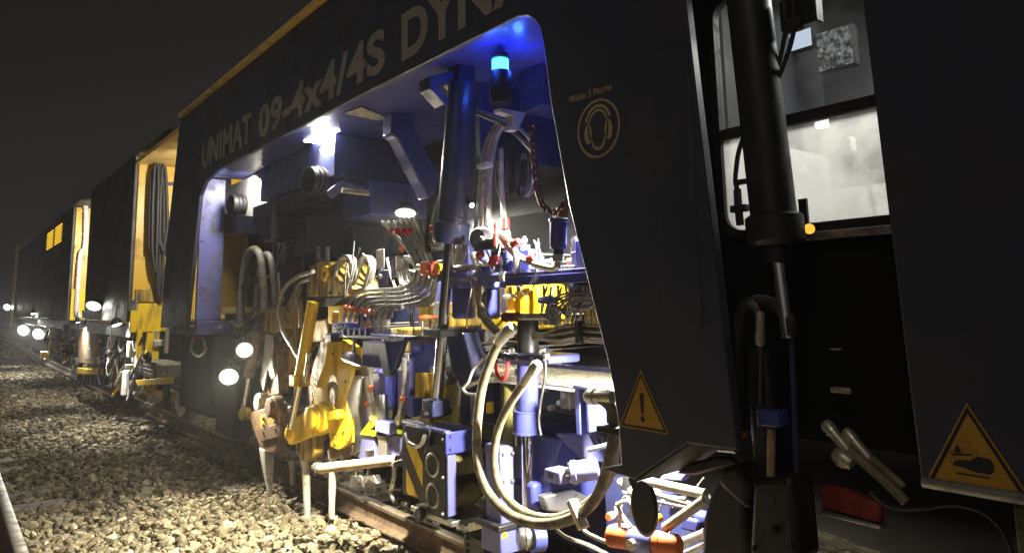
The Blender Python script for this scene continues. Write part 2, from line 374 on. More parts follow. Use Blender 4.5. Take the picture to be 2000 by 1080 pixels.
for k in range(6, 24): sleeper(3.47, k*.65, 'concrete sleeper under the machine, half sunk in ballast', 'sleepers under the machine')
# pair of spring clips beside the near rail
clip0 = None
for k in range(6, 22):
    y = k*.65+.12
    if clip0 is None:
        mbb = MB(); mbb.tube(smooth([(2.66,y-.05,-.15),(2.60,y-.05,-.125),(2.575,y,-.13),(2.60,y+.05,-.125),(2.645,y+.03,-.145)],5), .009, 6)
        clip0 = build(mbb, 'rail_clip', M['rail'], loc=(2.62,y,-.17)); o = clip0
    else: o = clip0.copy(); COL.objects.link(o); o.location = (2.62, y, -.17)
    tag(o, 'rusty spring clip holding the near rail foot to its sleeper', 'rail clip', 'clips along the near rail')
# ================================================================== the tamping machine's own body
XS = 2.05
mach = thing('tamping_machine', 'dark navy rail tamping machine with an open lit work bay and white lettering', 'rail vehicle', (3.47, 4, 0))
op = L([(1440,880),(1345,866),(1240,937),(1172,914)], XS)
edge = L([(1212,905),(1207,830),(1196,750),(1185,700),(1150,560),(1110,400),(1075,200),(1061,90),(1054,55),(1044,40),(1030,31),(1010,33)], XS)
P = lambda y, z: Vector((XS, y, z))
# lower edge of the top beam, then the post on the far side of the bay
edge += [P(4.2,2.86), P(6.45,2.86), P(7.35,2.86), P(7.75,2.80), P(7.93,2.68), P(8.02,2.3)] + L([(362,640)], XS)
outer = edge + L([(313,640),(325,480),(350,250)], XS) + [P(8.82,3.71), P(-1.5,3.71), P(-1.5,1.01), P(.885,1.01), P(.90,1.6), P(.93,2.78), P(1.56,2.78)] + op
build(MB().prism(outer, (.045,0,0)), 'side_plate', M['navy_side'], mach, bevel=.007, label='dark navy side plate cut out round the work bay')
# box section behind the plate: soffit over the bay, roof, far side
s = MB(); s.box((2.098,2.25,2.90),(3.3,8.0,2.93)); build(s, 'bay_ceiling', M['navy'], mach)
s = MB(); s.box((2.098,-1.4,3.62),(4.85,8.8,3.70)); build(s, 'roof_sheet', M['navy_deep'], mach)
s = MB(); s.box((3.32,2.0,1.95),(3.38,8.0,3.6)); build(s, 'inner_frame', M['black'], mach)
s = MB(); s.box((4.80,-1.4,1.0),(4.86,9.3,3.6)); build(s, 'far_side_plate', M['navy_side'], mach)
s = MB(); s.box((2.5,1.93,.95),(4.78,1.99,3.6)); build(s, 'cab_bulkhead', M['navy_deep'], mach)
# gold gutter along the roof edge
gt = MB(); gt.prism([(XS-.05,-1.5,3.714),(XS+.05,-1.5,3.714),(XS+.07,-1.5,3.77),(XS+.02,-1.5,3.785),(XS-.03,-1.5,3.77),(XS-.055,-1.5,3.74)], (0,10.3,0)); build(gt, 'roof_gutter', M['gold'], mach)
# plate closing the bay at the far end (faces the camera), with its foot flange
yp = 8.06
a0, a1 = AY(386,340,yp), AY(431,640,yp)
s = MB(); s.box((2.10,yp,1.37),(a1.x,yp+.05,2.895)); build(s, 'end_plate', M['lilac'], mach, bevel=.006)
s = MB(); s.box((2.10,yp-.05,1.22),(2.62,yp+.06,1.362)); build(s, 'end_plate_foot', M['navy'], mach, bevel=.006)
s = MB(); s.box((2.10,yp+.06,1.22),(2.62,9.2,1.30)); build(s, 'sill', M['navy_deep'], mach)
# yellow cupboard and orange step beyond it
b0, b1 = AY(428,450,8.6), AY(471,600,8.6)
s = MB(); s.box((b0.x,8.6,1.45),(b1.x,8.66,2.5)); build(s, 'yellow_bay_door', M['yellow_far'], mach, bevel=.006)
s = MB(); s.box((b1.x+.004,8.56,1.45),(b1.x+.05,8.68,2.5)); build(s, 'door_post', M['gold'], mach, bevel=.004)
s = MB(); c0 = AY(425,586,8.3); s.box((c0.x,8.30,1.43),(3.3,8.36,1.50)); build(s, 'step_edge', M['gold'], mach, bevel=.004)
s = MB(); s.box((2.66,8.9,1.3),(4.78,8.96,2.895)); build(s, 'bay_back_wall', M['grey_side'], mach)
# hanging air-duct boxes in the roof of the bay: near box
yb = A(655,225,2.42).y
s = MB(); s.box((2.42,yb,2.54),(3.25,yb+1.75,2.888)); bx = build(s, 'duct_box', M['navy_deep'], mach, bevel=.008)
lo = AY(722,372,yb-.02)
s = MB(); s.box((lo.x,yb-.03,2.24),(3.28,yb+.5,2.53)); build(s, 'lower_duct_box', M['navy'], mach, bevel=.006)
s = MB(); s.prism([Vector((2.40,yb+.25,2.50)), Vector((2.40,yb+1.9,2.50)), Vector((2.40,yb+1.9,2.30)), Vector((2.40,yb+1.1,2.36))], (.9,0,0)); build(s, 'dark_duct_plate', M['black'], mach)
def duct(px, py, X, rp, ln, par, mt):
    c = A(px, py, X); r = S(px, X, rp); d = Vector((-1,-.12,.02)).normalized()
    o = MB().lathe(c+d*(-.02), c+d*ln, [(0,r*.92),(.35,r*.92),(.36,r*1.08),(.46,r*1.08),(.47,r*.95),(.62,r*.95),(.63,r*1.1),(.72,r*1.1),(.73,r),(1,r),(1,r*.9)], 28)
    sp_ = build(o, 'duct_spout', mt, par); build(MB().lathe(c+d*ln, c+d*(ln+.004), [(0,r*.9),(1,r*.88)], 24), 'mouth_shade_disc', M['matt'], sp_)  # matt black disc stands in for the dark inside of the spout
duct(634,356,2.42,27,.15,mach,M['black'])
duct(478,402,2.50,20,.16,mach,M['black'])
# far duct box with its dark frame and lamplit face coloured white
yf = A(505,300,2.5).y
s = MB(); s.box((2.50,yf,2.42),(3.2,yf+.95,2.888)); build(s, 'duct_box', M['white'], mach, bevel=.006, label='pale lit duct box at the far end of the bay')
s = MB(); q = L([(419,338),(434,332),(434,456),(426,457)],2.40); s.prism(q, (.1,0,0)); build(s, 'duct_frame', M['black'], mach)
s = MB(); q = L([(427,416),(519,425),(519,457),(427,457)],2.40); s.prism(q, (.06,0,0)); build(s, 'lamp_rail', M['black'], mach, bevel=.004)
# sloping pipe under the near box
s = MB(); s.cyl(AY(668,372,yb-.1), AY(720,378,yb-.1), .022); build(s, 'stub_pipe', M['hose_pale'], mach)
s = MB(); q = [AY(642,372,yb-.006), AY(668,352,yb-.006), AY(722,371,yb-.006), AY(722,380,yb-.006), AY(676,368,yb-.006), AY(650,388,yb-.006)]; s.prism(q, (0,.05,0)); build(s, 'duct_bracket', M['lilac'], mach)
# pale strip on the ceiling beside the box
s = MB(); q = [AZ(672,222,2.885), AZ(705,210,2.885), AZ(760,232,2.885), AZ(735,236,2.885)]; s.prism(q, (0,0,.01)); build(s, 'ceiling_strip', M['hose_pale'], mach)
# bent bracket arm hanging from the ceiling
def bent(pts, w, d, mt, name, par, bevel=.008):
    for i in range(len(pts)-1):
        o = MB().bar(pts[i], pts[i+1], d, w, Vector((0,1,0))); build(o, name, mt, par, bevel=bevel)
pts = [AY(790,175,5.2), AY(790,268,5.2), AY(848,372,5.2)]
bm_ = MB(); wv = .15
l = [AY(768,175,4.55), AY(812,190,4.55), AY(812,255,4.55), AY(862,352,4.55), AY(858,372,4.55), AY(836,388,4.55), AY(776,270,4.55), AY(764,262,4.55)]
bm_.prism(l, (0,.14,0)); build(bm_, 'bracket_arm', M['navy'], mach, bevel=.012)
s = MB(); s.ring(AY(795,333,yb-.03), (0.3,1,0), .03, .006); build(s, 'lifting_eye', M['orange'], mach)
# dark gear between the boxes and the tamping tools
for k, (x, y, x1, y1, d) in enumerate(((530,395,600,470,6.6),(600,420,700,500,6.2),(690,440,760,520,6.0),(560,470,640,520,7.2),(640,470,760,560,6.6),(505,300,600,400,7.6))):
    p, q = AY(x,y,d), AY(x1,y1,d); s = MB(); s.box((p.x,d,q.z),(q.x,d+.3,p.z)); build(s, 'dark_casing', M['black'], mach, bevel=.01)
s = MB(); q0, q1 = AY(812,232,4.9), AY(838,250,4.9); s.box((q0.x,4.9,q1.z),(q1.x,4.93,q0.z)); build(s, 'small_louvre', M['white'], mach)
# lettering, earmuff sign and warning signs are printed film on the side plate
def text(body, name, par, y, z, h, mt, off=0., wscale=1., X=XS-.002, shear=0.):
    cu = bpy.data.curves.new(name, 'FONT'); cu.body = body; cu.size = 1; cu.offset = off; cu.extrude = .0005; cu.shear = shear; cu.space_character = 1.06
    ob = bpy.data.objects.new(name, cu); COL.objects.link(ob)
    dg = bpy.context.evaluated_depsgraph_get(); me = bpy.data.meshes.new_from_object(ob.evaluated_get(dg)); bpy.data.objects.remove(ob)
    co = np.array([v.co[:] for v in me.vertices]); sc = h/(co[:,1].max()-co[:,1].min()) if h else 1
    ps = wloc(par); mb = MB()
    v = [(X-.001*(c[2] > 0), y-c[0]*sc*wscale, z+c[1]*sc) for c in co]
    mb.v = v; mb.f = [tuple(p.vertices) for p in me.polygons]; bpy.data.meshes.remove(me)
    return build(mb, name, mt, par)
def fit_text(body, y0, y1, z, h, **k):
    # measure natural width
    cu = bpy.data.curves.new('m', 'FONT'); cu.body = body; cu.size = 1; cu.offset = k.get('off', 0); cu.space_character = 1.06
    ob = bpy.data.objects.new('m', cu); COL.objects.link(ob); dg = bpy.context.evaluated_depsgraph_get(); me = bpy.data.meshes.new_from_object(ob.evaluated_get(dg))
    co = np.array([v.co[:] for v in me.vertices]); bpy.data.objects.remove(ob)
    hh = co[:,1].max()-co[:,1].min(); ww = co[:,0].max(); ws = abs(y1-y0)/(ww*h/hh)
    return text(body, 'lettering', mach, y0, z, h, M['letter'], wscale=ws, **k)
LZ, LH = 2.965, .29
fit_text('UNIMAT', 7.88, 6.32, LZ, LH, off=.035)
fit_text('09-4x4/4S', 6.12, 3.83, LZ-.01, LH, off=.035)
fit_text('DYNAMIC', 3.64, 1.62, LZ-.02, LH*1.03, off=.035)
e = A(1168,251,XS-.002)
def flat_ring(c, r0, r1, n=40, a0=0, a1=2*math.pi, sy=1., sz=1.):
    vs = []; fs = []
    for k in range(n+1):
        t = a0+(a1-a0)*k/n; y, z = math.cos(t)*sy, math.sin(t)*sz
        vs += [(c.x, c.y-y*r0, c.z+z*r0), (c.x, c.y-y*r1, c.z+z*r1)]
    fs = [(2*k, 2*k+1, 2*k+3, 2*k+2) for k in range(n)]
    return MB().add(vs, fs)
sg = build(flat_ring(e, .112, .122), 'ear_protection_sign', M['sign_g'], mach, label='gold ring sign with a head wearing ear defenders')
h1 = flat_ring(e+Vector((0,0,.004)), .052, .060, 30, R(-60), R(240), 1.0, 1.28)
h1.add(flat_ring(e+Vector((0,0,-.05)), .028, .040, 16, R(200), R(340), 1, 1).v, flat_ring(e, .028, .040, 16).f[:16])
h1.add(flat_ring(e+Vector((0,0,.018)), .066, .078, 24, R(15), R(165), .98, 1.05).v, flat_ring(e, .07, .08, 24).f[:24])
for sgn in (-1, 1):
    h1.add([(e.x, e.y-sgn*(.058+.022*math.cos(t)), e.z-.015+.042*math.sin(t)) for t in [2*math.pi*k/16 for k in range(16)]], [tuple(range(16))])
build(h1, 'sign_symbol', M['sign_g'], sg)
text('Within 5 Metres', 'sign_lettering', mach, A(1112,196,XS).y, A(1112,203,XS).z, .030, M['sign_g'], off=.010, wscale=.84)
def warn(px, py, h, par, sym, cpy):
    c = A(px, py, XS-.002); w = h*1.12; nm = 'warning_sign'
    tri = lambda k, dx: [Vector((c.x-dx, c.y, c.z+h*(.5-.5*(1-k)*1.15)-.0)), Vector((c.x-dx, c.y-w/2*k, c.z-h*.5+h*.30*(1-k))), Vector((c.x-dx, c.y+w/2*k, c.z-h*.5+h*.30*(1-k)))]
    a = MB(); a.prism(tri(1, 0), (.001,0,0)); o = build(a, nm, M['sign_y'], par, label='amber triangle warning sign with a black border')
    t1, t2 = tri(.93,.001), tri(.80,.001); b = MB(); b.add(t1+t2, [(0,1,4,3),(1,2,5,4),(2,0,3,5)]); build(b, 'sign_border', M['sign_k'], o)
    cc = Vector((c.x-.0012, c.y, c.z-h*.14)); d = MB()
    if sym == '!':
        d.add([cc+Vector((0,.011,.055)), cc+Vector((0,-.011,.055)), cc+Vector((0,-.006,-.02)), cc+Vector((0,.006,-.02))], [(0,1,2,3)])
        d.add([cc+Vector((0,.011*math.cos(t),-.038+.011*math.sin(t))) for t in [k*.5236 for k in range(12)]], [tuple(range(12))])
    else:
        hand = [(.045,-.012),(.03,-.004),(.005,-.003),(-.012,.010),(-.04,.008),(-.046,-.004),(-.046,-.022),(-.036,-.030),(.0,-.028),(.022,-.022),(.046,-.02)]
        d.add([cc+Vector((0,a_,b_)) for a_, b_ in hand], [tuple(range(len(hand)))])
        d.add([cc+Vector((0,a_,b_)) for a_, b_ in ((.045,.004),(.05,.008),(.0,.014),(.0,.010))], [(0,1,2,3)])
        d.add([cc+Vector((0,a_,b_)) for a_, b_ in ((.035,.03),(.029,.03),(.024,.012),(.04,.012))], [(0,1,2,3)])
        d.add([cc+Vector((0,a_,b_)) for a_, b_ in ((.04,-.036),(-.035,-.036),(-.035,-.040),(.04,-.040))], [(0,1,2,3)])
    build(d, 'sign_symbol', M['sign_k'], o)
warn(1254, 781, .215, mach, '!', 0); warn(1897, 873, .215, mach, 'hand', 0)
# lower rim of the cab skirt on the right and the panel edge trims
s = MB(); s.cyl((XS+.005,-1.5,1.012),(XS+.005,.88,1.012), .016); build(s, 'skirt_rim', M['steel'], mach)
s = MB(); q = L([(1240,938),(1345,867)],XS); s.prism([q[0], q[1], q[1]+X_(.34), q[0]+X_(.34)], (0,.004,-.006)); build(s, 'skirt_return', M['grey_side'], mach)
# recess with the driver's window
XW = 2.42
s = MB()
wy0, wy1, wz0, wz1 = A(1800,440,XW).y, A(1412,300,XW).y, A(1600,442,XW).z, 2.70
s.box((XW,.60,wz1),(XW+.05,1.83,3.0)); s.box((XW,.60,1.0),(XW+.05,1.83,wz0)); s.box((XW,.60,wz0),(XW+.05,wy0,wz1)); s.box((XW,wy1,wz0),(XW+.05,1.83,wz1))
build(s, 'recess_wall', M['matt'], mach)
s = MB(); s.box((2.10,1.84,1.01),(2.60,1.88,2.9)); build(s, 'recess_cheek', M['matt'], mach)
s = MB(); s.box((2.10,.80,2.79),(2.45,1.84,2.83)); build(s, 'recess_top', M['black'], mach)
wf = MB()
t_ = .03
def rrect(y0, y1, z0, z1, r, n=6):
    pts = []
    for (cy, cz, a) in ((y1-r,z1-r,0),(y0+r,z1-r,90),(y0+r,z0+r,180),(y1-r,z0+r,270)):
        for k in range(n+1): t = R(a+90*k/n); pts.append((cy+r*math.cos(t), cz+r*math.sin(t)))
    return pts
wo_, wi_ = rrect(wy0-.02,wy1+.02,wz0-.02,wz1+.02,.09), rrect(wy0+.012,wy1-.012,wz0+.012,wz1-.012,.07)
n = len(wo_); vs = [(XW-.03,a,b) for a,b in wo_]+[(XW-.03,a,b) for a,b in wi_]+[(XW+.01,a,b) for a,b in wo_]+[(XW+.01,a,b) for a,b in wi_]
wf.add(vs, [f for k in range(n) for j in [(k+1)%n] for f in ((k,j,n+j,n+k),(2*n+k,3*n+k,3*n+j,2*n+j),(k,2*n+k,2*n+j,j),(n+k,n+j,3*n+j,3*n+k))])
window = build(wf, 'cab_window', M['rubber'], mach, label='dark framed cab window with a lit interior')
zb = A(1610,222,XW).z
s = MB(); s.box((XW-.028,wy0+.012,zb-.022),(XW+.012,wy1-.012,zb+.022)); build(s, 'window_bar', M['rubber'], window, bevel=.006)
for z0_, z1_, gm_ in ((wz0+.012,zb-.022,'glass_dusty'),(zb+.022,wz1-.012,'glass')):
    s = MB(); s.box((XW-.012,wy0+.012,z0_),(XW-.006,wy1-.012,z1_)); build(s, 'pane', M[gm_], window)
s = MB(); s.box((XW-.05,wy0-.02,wz0-.05),(XW-.0,wy0+.45,wz0-.022)); build(s, 'sill', M['steel'], window, bevel=.004)
# cab interior: lining, ceiling, floor, console, screens
s = MB(); s.box((3.6,-.6,1.0),(3.65,1.86,2.04)); build(s, 'cab_far_wall', M['cab'], mach)
s = MB(); s.box((3.6,-.6,2.045),(3.65,1.86,3.3)); build(s, 'cab_upper_wall', M['cab_dark'], mach)  # upper wall coloured dark in place of shade behind the upper pane
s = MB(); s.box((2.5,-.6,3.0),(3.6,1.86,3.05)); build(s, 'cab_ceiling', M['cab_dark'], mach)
s = MB(); s.box((2.5,-.6,.99),(3.6,1.86,1.03)); build(s, 'cab_floor', M['black'], mach)
s = MB(); s.box((2.49,1.86,1.03),(3.6,1.91,2.22)); build(s, 'cab_front_wall', M['cab'], mach)
s = MB(); s.box((2.49,1.855,2.225),(3.6,1.91,3.0)); build(s, 'cab_front_shaded', M['cab_dark'], mach)  # upper half coloured as shaded, the split hidden by the window bar
s = MB(); s.box((3.0,.9,1.03),(3.5,1.8,1.60)); build(s, 'console', M['black'], mach, bevel=.03)
s = MB(); q = [AY(1527,228,1.5), AY(1545,160,1.5), AY(1600,195,1.5), AY(1598,216,1.5)]
def speckled(nm):
    m = bpy.data.materials.new(nm); m.use_nodes = True; N = m.node_tree.nodes; K = m.node_tree.links; b = N['Principled BSDF']; b.inputs['Base Color'].default_value = (.01,.01,.01,1)
    g = N.new('ShaderNodeNewGeometry'); n = N.new('ShaderNodeTexNoise'); n.inputs['Scale'].default_value = 30; n.inputs['Detail'].default_value = 8; n.inputs['Roughness'].default_value = .8; K.new(g.outputs['Position'], n.inputs['Vector'])
    r = N.new('ShaderNodeValToRGB'); r.color_ramp.elements[0].position = .45; r.color_ramp.elements[1].position = .68; K.new(n.outputs[0], r.inputs[0]); K.new(r.outputs[0], b.inputs['Emission Color']); b.inputs['Emission Strength'].default_value = .45
    return m
def screen(px, py, w, h, X, lab, mt, tilt=.0):
    c = A(px, py, X); s = MB(); s.cbox((c.x+.03, c.y, c.z), (.05, w+.012, h+.012)); o = build(s, 'monitor', M['matt'], mach, bevel=.006, label=lab)
    s = MB(); s.cbox((c.x-.001, c.y, c.z), (.006, w, h)); build(s, 'screen', mt, o)
screen(1548,62,.19,.20,3.3,'bright monitor at the top of the cab window',M['screen'])
screen(1630,95,.17,.19,3.3,'dim patterned monitor in the cab window',speckled('dim_screen'))
s = MB(); c = A(1605,240,3.2); s.cbox(c,(.05,.05,.05)); build(s, 'glowing_switch_box', M['lampd'], mach, bevel=.008)  # box given the dim glowing material
s = MB(); c = A(1655,285,3.1); s.cbox(c,(.05,.06,.07)); build(s, 'grey_box', M['white'], mach, bevel=.008)
s = MB(); q = smooth([A(1640,300,3.2),A(1665,290,3.2),A(1690,340,3.2),A(1705,400,3.2),A(1715,440,3.2)],6); s.tube(q, .012); build(s, 'cable', M['rubber'], mach)
lt = bpy.data.lights.new('cab_light','AREA'); lt.energy = 34; lt.size = .5; lt.color = (1,.97,.9); lo_ = bpy.data.objects.new('cab_light_source', lt); COL.objects.link(lo_)
ca = thing('assumed_ceiling_lamp', 'assumed flat lamp on the cab ceiling behind the window', 'lamp', (3.2,1.0,2.99))  # unseen lamp assumed for the lit cab interior
s = MB(); s.box((2.95,.75,2.965),(3.45,1.25,2.995)); build(s, 'diffuser', M['lampd'], ca, bevel=.006)
lo_.parent = ca; lo_.location = (0,0,-.05)

# ================================================================== the two wagons behind it
def wagon(y0, y1, yend, label, vents=False):
    t = thing('rail_wagon', label, 'rail vehicle', (3.47, y0, 0), 'wagons coupled behind the machine')
    s = MB(); s.box((XS,yend,1.33),(XS+.05,y1,3.72)); build(s, 'side_panel', M['grey_side'], t, bevel=.01)
    s = MB(); s.prism([(XS-.01,y0,3.725),(XS+.2,y0,3.80),(3.47,y0,3.93),(4.75,y0,3.80),(4.86,y0,3.725)], (0,y1-y0,0)); build(s, 'roof', M['grey_side'], t)
    s = MB(); s.box((XS+.06,yend+.02,1.1),(4.85,y1,1.30)); build(s, 'underframe', M['black'], t, bevel=.01)
    s = MB(); s.box((XS+.055,yend,1.33),(4.85,yend+.06,3.70)); b = build(s, 'yellow_bulkhead', M['yellow_far'], t, bevel=.008)
    return t, b
w1, bh1 = wagon(9.6, 15.4, A(265,300,XS).y, 'dark sided wagon with a yellow end wall hung with coiled hoses')
yy = A(265,300,XS).y
# detail on the first yellow bulkhead
s = MB(); s.box((XS+.03,yy-.10,1.18),(2.78,yy-.02,1.58)); build(s, 'buffer_beam', M['yellow'], w1, bevel=.008)
s = MB(); s.box((XS+.09,yy-.05,1.60),(2.8,yy-.006,1.78)); build(s, 'kick_panel', M['yellow_grimy'], w1)
s = MB(); q = AY(297,700,yy-.1); s.box((q.x-.10,yy-.22,.35),(q.x+.06,yy-.11,1.17)); build(s, 'steps_post', M['yellow'], w1, bevel=.006)
s = MB(); q = AY(330,350,yy-.03); s.box((q.x-.1,yy-.012,1.8),(q.x+.5,yy-.006,3.4)); build(s, 'door_leaf', M['yellow_far'], w1, bevel=.004)
s = MB(); q = AY(334,360,yy-.03); s.box((q.x-.1,yy-.03,q.z-.02),(q.x+.5,yy-.013,q.z+.03)); build(s, 'door_stripe', M['black'], w1)
# canopy between machine and wagon
s = MB(); s.box((XS+.02,8.83,3.60),(3.2,yy,3.66)); build(s, 'gap_canopy', M['gold'], w1)
for i in range(7):
    px = 297+i*3.6+random.uniform(-2,2); top = 335-18*math.sin(i/6*math.pi); bot = 500+random.uniform(-30,70); d = yy-.16-.03*(i%3); mt = M['rubber']
    s = MB(); q = [AY(px-3,top+60,d), AY(px,top+8,d), AY(px+4,top,d), AY(px+7,top+20,d), AY(px+8+random.uniform(-3,3),top+110,d), AY(px+5+random.uniform(-3,5),bot,d), AY(px+2,bot+18,d), AY(px-3,bot-5,d), AY(px-5,top+150,d)]
    if i == 0: coil = thing('hose_coil', 'black hoses hanging in loops on the yellow end wall', 'hose', (q[0].x, d, 1.8))
    s.tube(smooth(q,6,True), .022, 7, True); build(s, 'hose_loop', mt, coil)
w2, bh2 = wagon(16.6, 33.0, A(131,600,XS).y, 'farthest wagon with a yellow end wall and yellow vents that glow')
y2 = A(131,600,XS).y
for a, b in ((93,104),(108,120)):
    ya, yb_ = A(a,470,XS).y, A(b,470,XS).y; z0 = A(106,480,XS).z; z1 = A(106,446,XS).z
    for k in range(7):
        zz = z0+(z1-z0)*k/7; s = MB(); s.box((XS-.02,yb_,zz),(XS-.002,ya,zz+(z1-z0)/7*.5)); build(s, 'vent_slat', emit('glowing_vent',(1.,.60,.03),.8) if k == 0 and a == 93 else bpy.data.materials['glowing_vent'], w2)  # slats glow themselves in place of lamplight on yellow slats
s = MB(); s.box((XS+.05,y2-.08,1.30),(2.6,y2-.01,1.95)); build(s, 'end_step', M['yellow'], w2, bevel=.006)
for z in (1.9,2.5,3.1,3.6):
    s = MB(); s.box((XS+.08,y2-.04,z),(2.9,y2-.006,z+.05)); build(s, 'rib', M['yellow_far'], w2, bevel=.004)
s = MB(); q = [AY(163,392,y2-.1),AY(168,410,y2-.1),AY(166,480,y2-.1),AY(157,500,y2-.1),AY(150,600,y2-.1),AY(152,615,y2-.1),AY(158,620,y2-.1)]; s.tube(smooth(q,6), .05, 10); build(s, 'downpipe', M['white'], w2)
# its far yellow end post
ye = A(36,480,XS).y
s = MB(); s.box((XS-.02,ye-.4,.95),(XS+.04,ye+.9,4.0)); build(s, 'end_post', M['yellow_far'], w2, bevel=.01)
# ================================================================== helpers for plant
def hose(par, pts, rp, mt=None, X=None, f0=None, f1=None, n=7, name='hose', seg=6, fl=.10):
    P = L(pts, X); r = S(pts[0][0], P[0].x, rp) if rp > .5 else rp
    q = smooth(P, seg); o = build(MB().tube(q, r, n), name, mt or M['hose'], par)
    for end, f in ((0, f0), (1, f1)):
        if not f: continue
        a, b = (q[0], q[1]) if end == 0 else (q[-1], q[-2]); d = (b-a).normalized()
        build(MB().lathe(a-d*.012, a+d*fl, [(0,r*1.0),(.12,r*1.45),(.35,r*1.45),(.36,r*1.2),(.9,r*1.2),(1,r*1.05)], 10), 'ferrule', M[f], o)
    return o
def cyl_part(par, name, a, b, rp, mt, n=20, X=None, bevel=0, rpx=None):
    p, q = (A(*a) if len(a) == 3 else Vector(a)), (A(*b) if len(b) == 3 else Vector(b))
    return build(MB().cyl(p, q, rp, n=n), name, mt, par, bevel=bevel)
def pc(px, X, r):  # pixels -> metres at that spot
    return S(px, X, r)
def boxpx(par, name, x0, y0, x1, y1, X, depth, mt, bevel=.005, label=None):
    """plate whose visible face looks at the track side (plane X): from pixel box corners"""
    a, b = A(x0, y0, X), A(x1, y1, X); s = MB(); s.box((X, min(a.y,b.y), min(a.z,b.z)), (X+depth, max(a.y,b.y), max(a.z,b.z)))
    return build(s, name, mt, par, bevel=bevel, label=label)
def boxpy(par, name, x0, y0, x1, y1, Y, depth, mt, bevel=.005, label=None):
    """plate whose visible face looks along the track (plane Y)"""
    a, b = AY(x0, y0, Y), AY(x1, y1, Y); s = MB(); s.box((min(a.x,b.x), Y, min(a.z,b.z)), (max(a.x,b.x), Y+depth, max(a.z,b.z)))
    return build(s, name, mt, par, bevel=bevel, label=label)
def polyx(par, name, pts, X, depth, mt, bevel=.005, label=None):
    return build(MB().prism(L(pts, X), (depth,0,0)), name, mt, par, bevel=bevel, label=label)
def polyy(par, name, pts, Y, depth, mt, bevel=.005, label=None):
    return build(MB().prism([AY(x, y, Y) for x, y in pts], (0,depth,0)), name, mt, par, bevel=bevel, label=label)
def disc(par, name, px, py, X, rp, th, mt, axis=Vector((-1,-.25,0)), n=24, prof=None):
    c = A(px, py, X); r = S(px, X, rp); a = axis.normalized()
    return build(MB().lathe(c, c+a*th, prof and [(t, r*k) for t, k in prof] or [(0,r),(.8,r),(1,r*.86)], n), name, mt, par)
def bolt_ring(par, c, axis, Rr, r, n, mt):
    u, w = frame(Vector(axis)); a = Vector(axis).normalized()
    for k in range(n):
        t = 2*math.pi*k/n; p = c+u*Rr*math.cos(t)+w*Rr*math.sin(t); build(MB().cyl(p, p+a*.02, r, n=6), 'bolt', mt, par)

# ================================================================== tall lift cylinder in the middle of the bay
XC = 2.36
lc = thing('lift_cylinder', 'tall navy hydraulic cylinder with a long bright rod in mid bay', 'hydraulic cylinder', A(852,800,2.42))
ct, cb = A(903,185,XC), A(882,440,XC); ax = (cb-ct).normalized(); r = S(893,XC,30)
build(MB().lathe(ct-ax*.08, cb, [(0,r*.9),(.03,r),(.94,r),(.945,r*1.05),(.96,r*1.05),(.965,r),(1,r)], 32), 'barrel', M['navy_dark'], lc)
sb = A(879,474,XC)
build(MB().lathe(cb-ax*.02, sb, [(0,r*1.0),(.04,r*1.22),(.9,r*1.22),(1,r*1.15)], 32), 'gland', M['navy_dark'], lc)
rt, rb = sb-ax*.02, A(852,795,2.42); rr = S(865,XC,11)
build(MB().cyl(rt, rb, rr, n=24), 'rod', M['chrome'], lc)
t_ = (rb-rt); cpos = rt+t_*.55
build(MB().cbox(cpos+Vector((.0,0,0)), (.16,.20,.045)), 'rod_clamp', M['black'], lc, bevel=.006)
build(MB().cbox(rb+Vector((0,0,.0)), (.13,.12,.10)), 'clevis', M['navy_deep'], lc, bevel=.01)
build(MB().cyl(rb+Vector((-.10,0,-.03)), rb+Vector((.10,0,-.03)), .025), 'pin', M['black'], lc)
fl = [AY(838,150,ct.y), AY(885,138,ct.y), AY(930,165,ct.y), AY(925,195,ct.y), AY(885,160,ct.y), AY(852,168,ct.y), AY(880,200,ct.y), AY(870,205,ct.y), AY(840,172,ct.y)]
build(MB().prism(fl, (0,.12,0)), 'top_bracket', M['navy_deep'], lc, bevel=.006)
build(MB().cbox(ct+Vector((.0,0,.12)), (.12,.12,.2)), 'top_mount', M['navy_dark'], lc, bevel=.01)

# small conduit in front of the barrel's left side
cn = thing('conduit', 'thin dark conduit with a red coupling left of the tall cylinder', 'conduit', A(832,470,2.3))
hose(cn, [(838,492),(834,470),(838,430),(848,395),(858,360)], 5, M['rubber'], 2.34)
hose(cn, [(842,480),(843,440),(852,400),(862,372)], 3, M['hose_pale'], 2.34)
boxpx(cn,'coupling',838,440,852,452,2.32,.04,M['red']); boxpx(cn,'bracket',836,452,852,475,2.33,.03,M['steel'])

# ================================================================== beacon
bc = A(977,128,2.32); bn = thing('beacon', 'lit blue warning beacon under the ceiling of the bay', 'beacon', bc)
rb_ = S(977,2.32,17)
build(MB().lathe(bc+Vector((0,0,.034)), bc-Vector((0,0,.034)), [(0,rb_*.8),(.08,rb_),(.92,rb_),(1,rb_*.95)], 24), 'lens', M['beacon'], bn)
build(MB().cyl(bc+Vector((0,0,.035)), bc+Vector((0,0,.06)), rb_*1.08), 'cap', M['black'], bn)
build(MB().lathe(bc-Vector((0,0,.035)), bc-Vector((0,0,.22)), [(0,rb_*1.15),(.1,rb_*1.35),(.85,rb_*1.35),(1,rb_*1.1)], 24), 'housing', M['black'], bn)
build(MB().box(bc+Vector((-.03,-.01,.07)), bc+Vector((.03,.02,.30))), 'post', M['lilac'], bn, bevel=.004)
build(MB().prism([bc+Vector((-.02,-.02,-.25)), bc+Vector((.16,-.02,-.25)), bc+Vector((.10,-.02,-.36)), bc+Vector((.05,-.02,-.36)), bc+Vector((.08,-.02,-.28)), bc+Vector((-.02,-.02,-.27))], (0,.06,0)), 'bracket', M['white'], bn)
